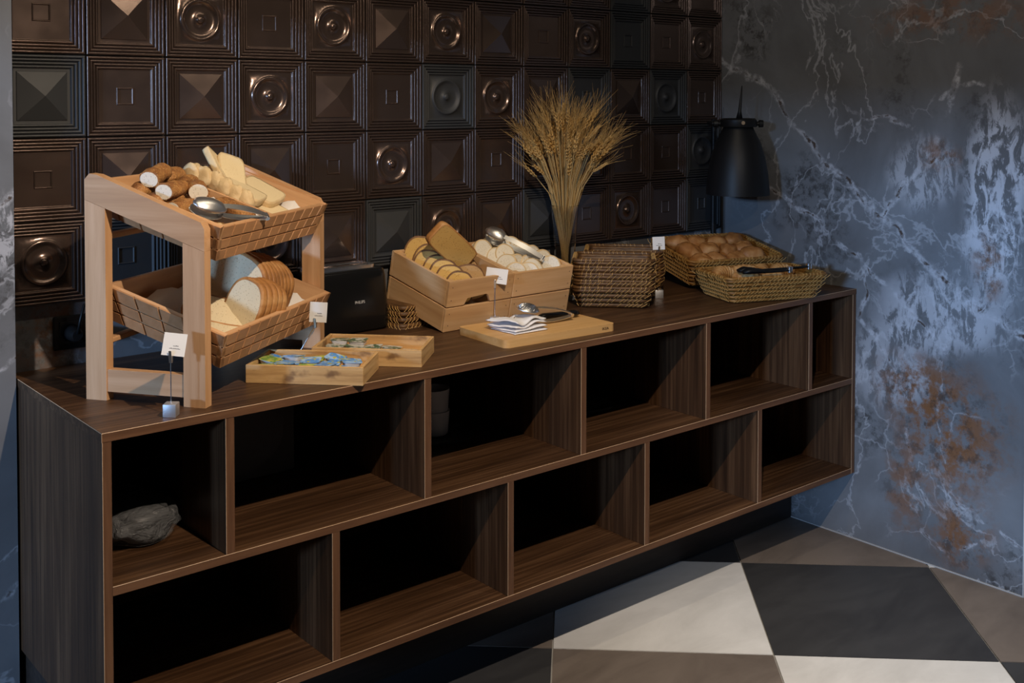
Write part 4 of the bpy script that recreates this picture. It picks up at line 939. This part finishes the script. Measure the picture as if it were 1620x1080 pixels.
def ear_mesh():
    bm = NB(); L = 0.058
    for i in range(9):
        for s in (-1, 1):
            z = 0.004 + i * 0.0058; vs_ = bmesh.ops.create_icosphere(bm, subdivisions=1, radius=1)['verts']; k = 1 - 0.35 * abs(i - 4) / 4
            bmesh.ops.transform(bm, matrix=TR(s * 0.0027 * k, 0.0012 * (i % 2 * 2 - 1), z, 0, s * 20, 0) @ Matrix.Diagonal((0.0026 * k, 0.0024 * k, 0.0060, 1)), verts=vs_)
    for i in range(7):
        a = i * 2.4; sp = 0.16 + 0.1 * (i % 3); z = 0.012 + i * 0.006
        tube(bm, [(0, 0, z), (math.cos(a) * sp * 0.03, math.sin(a) * sp * 0.03, z + 0.035), (math.cos(a) * sp * 0.085, math.sin(a) * sp * 0.085, z + 0.075)], [0.0005, 0.0004, 0.0002], 3, caps=False)
    me = bpy.data.meshes.new('ear'); bm.to_mesh(me); bm.free()
    for p_ in me.polygons: p_.use_smooth = True
    me.materials.append(M_EAR); return me
EAR = ear_mesh(); rw = random.Random(11)
for i in range(130):
    a = rw.uniform(0, math.tau); q = math.sqrt(rw.random()); inner = i % 3 == 0
    b0 = Vector((math.cos(a + 2.5) * 0.031 * q, math.sin(a + 2.5) * 0.031 * q, 0.016)); b1 = Vector((math.cos(a) * 0.040 * q, math.sin(a) * 0.040 * q, 0.296))
    spread = 0.122 * q * rw.uniform(0.75, 1.1); top = rw.uniform(0.47, 0.575) - 0.10 * q * rw.random()
    if i % 4 == 0: top = rw.uniform(0.40, 0.48)
    e = Vector((math.cos(a) * spread, math.sin(a) * spread, top)); e.y = min(e.y, 0.035)
    m1 = b0.lerp(b1, 0.55); m2 = b1.lerp(e, 0.5) + Vector((-math.cos(a), -math.sin(a), 0)) * 0.012 * q
    pts = [b0, m1, b1, m2, e]; cur = []
    for s in range(4):
        for t in (0, 0.5): cur.append(pts[s].lerp(pts[s + 1], t))
    cur.append(e); bm = NB(); tube(bm, cur, 0.0013, 4, caps=False)
    so_ = obj('wheat_stalk', bm, M_STK2 if i % 3 == 1 else M_STK, M=VM); tag(so_, 'dried golden wheat stalk standing in the tall glass vase', 'wheat', 'wheat stalks in the glass vase')
    dr = (e - m2).normalized(); bend = dr + Vector((math.cos(a), math.sin(a), 0)) * rw.uniform(0, 0.5) + Vector((0, 0, -0.2 * rw.random()))
    if e.y > -0.02: bend.y = min(bend.y, 0.05)
    Mq = bend.to_track_quat('Z', 'Y').to_matrix().to_4x4(); s_ = rw.uniform(1.0, 1.4)
    obj('ear', EAR, None, so_, Matrix.Translation(e) @ Mq @ Matrix.Rotation(rw.uniform(0, 6), 4, 'Z') @ Matrix.Scale(s_, 4))

# ------------------------------------------------------------------ black lamp over the baskets
LM = TR(-0.19, -0.25, 0)
lp = empty('heat_lamp', TR(-0.085, -0.052, H), 'black bell-shaped lamp on a pole over the roll basket', 'lamp')
def lpart(name, bm, mat, **k): return obj(name, bm, mat, lp, TR(-0.085, -0.052, H).inverted() @ LM, **k)
bm = NB(); lathe(bm, [(0.052, 1.418), (0.060, 1.400), (0.078, 1.365), (0.094, 1.315), (0.105, 1.26), (0.111, 1.20), (0.112, 1.178), (0.110, 1.178), (0.109, 1.20), (0.102, 1.26), (0.090, 1.315), (0.070, 1.37), (0.048, 1.405), (0.0, 1.41)], 48); lpart('shade', bm, M_BLACKM, smooth=True, sharp=60)
bm = NB(); lathe(bm, [(0.0, 1.4185), (0.064, 1.4185), (0.066, 1.422), (0.064, 1.444), (0.058, 1.449), (0.0, 1.449)], 40); lpart('cap', bm, M_BLACKM, smooth=True, sharp=40)
rgt = Vector((math.cos(R(-40)), math.sin(R(-40)), 0)); fwd = Vector((-rgt.y, rgt.x, 0)) * -1
for sg in (-1, 1):
    bm = NB(); q = Vector((0, 0, 1.430)) + rgt * sg * 0.064; tube(bm, [q, q + rgt * sg * 0.010, q + rgt * sg * 0.0101, q + rgt * sg * 0.024], [0.008, 0.008, 0.014, 0.013], 14); lpart('knob', bm, M_BLACKM, smooth=True, sharp=40)
bm = NB(); q = Vector((0, 0, 1.434)) + fwd * 0.0652 + rgt * 0.004; tube(bm, [q, q + fwd * 0.003], 0.0065, 14); lpart('screw', bm, plain('brass_screw', (0.62, 0.46, 0.32), 0.3, 1.0), smooth=True, sharp=40)
bm = NB(); tube(bm, [(0.006, 0, 1.449), (0.008, 0, 1.475), (0.016, 0, 1.53), (0.020, 0, 1.565)], [0.012, 0.006, 0.0035, 0.0016], 10); lpart('cable_spike', bm, M_BLACKM, smooth=True)
bm = NB(); pol = Vector((0.105, 0.198, 1.430)); kn0 = Vector((0, 0, 1.430)) - rgt * 0.088
tube(bm, [kn0, kn0 - fwd * 0.09 - rgt * 0.002, kn0 - fwd * 0.17 + rgt * 0.02, pol], 0.007, 10); lpart('arm', bm, M_BLACKM, smooth=True)
bm = NB(); tube(bm, [(0, 0, 0.012), (0, 0, 1.44 - H)], 0.010, 16); obj('pole', bm, M_BLACKM, lp, smooth=True, sharp=40)
bm = NB(); lathe(bm, [(0, 0), (0.045, 0), (0.045, 0.008), (0.04, 0.012), (0, 0.012)], 32); obj('foot', bm, M_BLACKM, lp, smooth=True, sharp=40)

# ------------------------------------------------------------------ things in the compartments
def film(name, alpha, col=(0.5, 0.52, 0.55)):
    t = NT(name, Base_Color=col, Roughness=0.22, Alpha=alpha); t.set('Specular IOR Level', 0.9); t.bump(t.m_('ABSOLUTE', t.m_('SUBTRACT', t.noise(t.obj(), 16, 5, 0.6, 0.8), 0.5)), 1.0, 0.05); return t.m
M_FILM = film('clear_plastic_film', 0.16)
def bagmesh(w_, d_, h_, seed, cr=0.22):
    bm = NB(); bmesh.ops.create_cube(bm, size=1.0); bmesh.ops.subdivide_edges(bm, edges=bm.edges[:], cuts=9, use_grid_fill=True)
    for v in bm.verts:
        p_ = v.co.copy(); q = p_ * 2; l = max(abs(q.x), abs(q.y), abs(q.z)); s = (1 - 0.20 * (q.x ** 2 * q.y ** 2 + q.y ** 2 * q.z ** 2 * 0.6 + q.x ** 2 * q.z ** 2 * 0.6))
        d = 1 + cr * noise.noise(q * 1.6 + Vector((seed, 0, 0))) + 0.08 * noise.noise(q * 5 + Vector((0, seed, 0)))
        v.co = Vector((p_.x * w_ * s * d, p_.y * d_ * s * d, (p_.z * s * (d if p_.z > 0 else 1) + 0.5) * h_))
    return bm
pk = empty('wrapped_package', TR(-2.445, -0.36, ZM + 0.004, 0, 0, 12), 'plastic-wrapped dark package in the upper left compartment', 'package')
obj('contents', bagmesh(0.17, 0.24, 0.07, 3, 0.08), plain('dark_goods', (0.030, 0.030, 0.032), 0.5), pk, smooth=True)
obj('film', bagmesh(0.184, 0.262, 0.080, 3.2, 0.14), M_FILM, pk, TR(0, 0, -0.003), smooth=True)
p2 = empty('wrapped_package', TR(-2.10, -0.16, ZM + 0.001, 0, 0, 2), 'plastic-wrapped box at the back of the second upper compartment', 'package')
bm = NB(); box(bm, (-0.15, -0.07, 0.0), (0.15, 0.07, 0.23), 0.004); obj('carton', bm, plain('grey_carton', (0.09, 0.085, 0.08), 0.7), p2)
obj('film', bagmesh(0.325, 0.165, 0.245, 8, 0.06), M_FILM, p2, smooth=True)
# cups on a tray
def mtray(x, y, w_, d_, rz, label):
    o = empty('serving_tray', TR(x, y, ZM + 0.0005, 0, 0, rz), label, 'tray', 'dark serving trays in the shelves')
    bm = NB(); loft(bm, [(rrect(w_ * .94, d_ * .94, 0.05), 0), (rrect(w_, d_, 0.055), 0.010), (rrect(w_ * .985, d_ * .985, 0.053), 0.010), (rrect(w_ * .92, d_ * .92, 0.048), 0.003)]); obj('plate', bm, plain('dark_slate_tray', (0.05, 0.05, 0.05), 0.4), o, smooth=True, sharp=40)
mtray(-1.555, -0.215, 0.30, 0.20, -8, 'dark tray under the white cups in the third upper compartment')
mtray(-1.03, -0.25, 0.30, 0.20, -8, 'dark tray under the glass in the fourth upper compartment')
M_POR = plain('white_porcelain', (0.80, 0.80, 0.80), 0.35)
def cup(z, label):
    o = empty('cup', TR(-1.500, -0.215, z), label, 'cup', 'stacked white cups')
    bm = NB(); lathe(bm, [(0, 0), (0.037, 0), (0.041, 0.004), (0.045, 0.063), (0.0455, 0.068), (0.043, 0.068), (0.041, 0.062), (0.037, 0.008), (0, 0.007)], 32); obj('body', bm, M_POR, o, smooth=True, sharp=50)
    bm = NB(); tube(bm, [(-0.030, -0.030, 0.050), (-0.042, -0.042, 0.050), (-0.049, -0.049, 0.035), (-0.042, -0.042, 0.020), (-0.0295, -0.0295, 0.018)], 0.0035, 8); obj('handle', bm, M_POR, o, smooth=True)
cup(ZM + 0.0045, 'white cup, lower of the stack in the third compartment')
cup(ZM + 0.0045 + 0.0625, 'white cup, upper of the stack in the third compartment')
bm = NB(); lathe(bm, [(0, 0), (0.028, 0), (0.031, 0.004), (0.036, 0.105), (0.034, 0.105), (0.0295, 0.012), (0, 0.010)], 32)
tag(obj('drinking_glass', bm, glass('smoky_glass', (0.7, 0.72, 0.74)), M=TR(-0.965, -0.25, ZM + 0.0045), smooth=True, sharp=50), 'clear tumbler on a tray in the fourth upper compartment', 'glass')
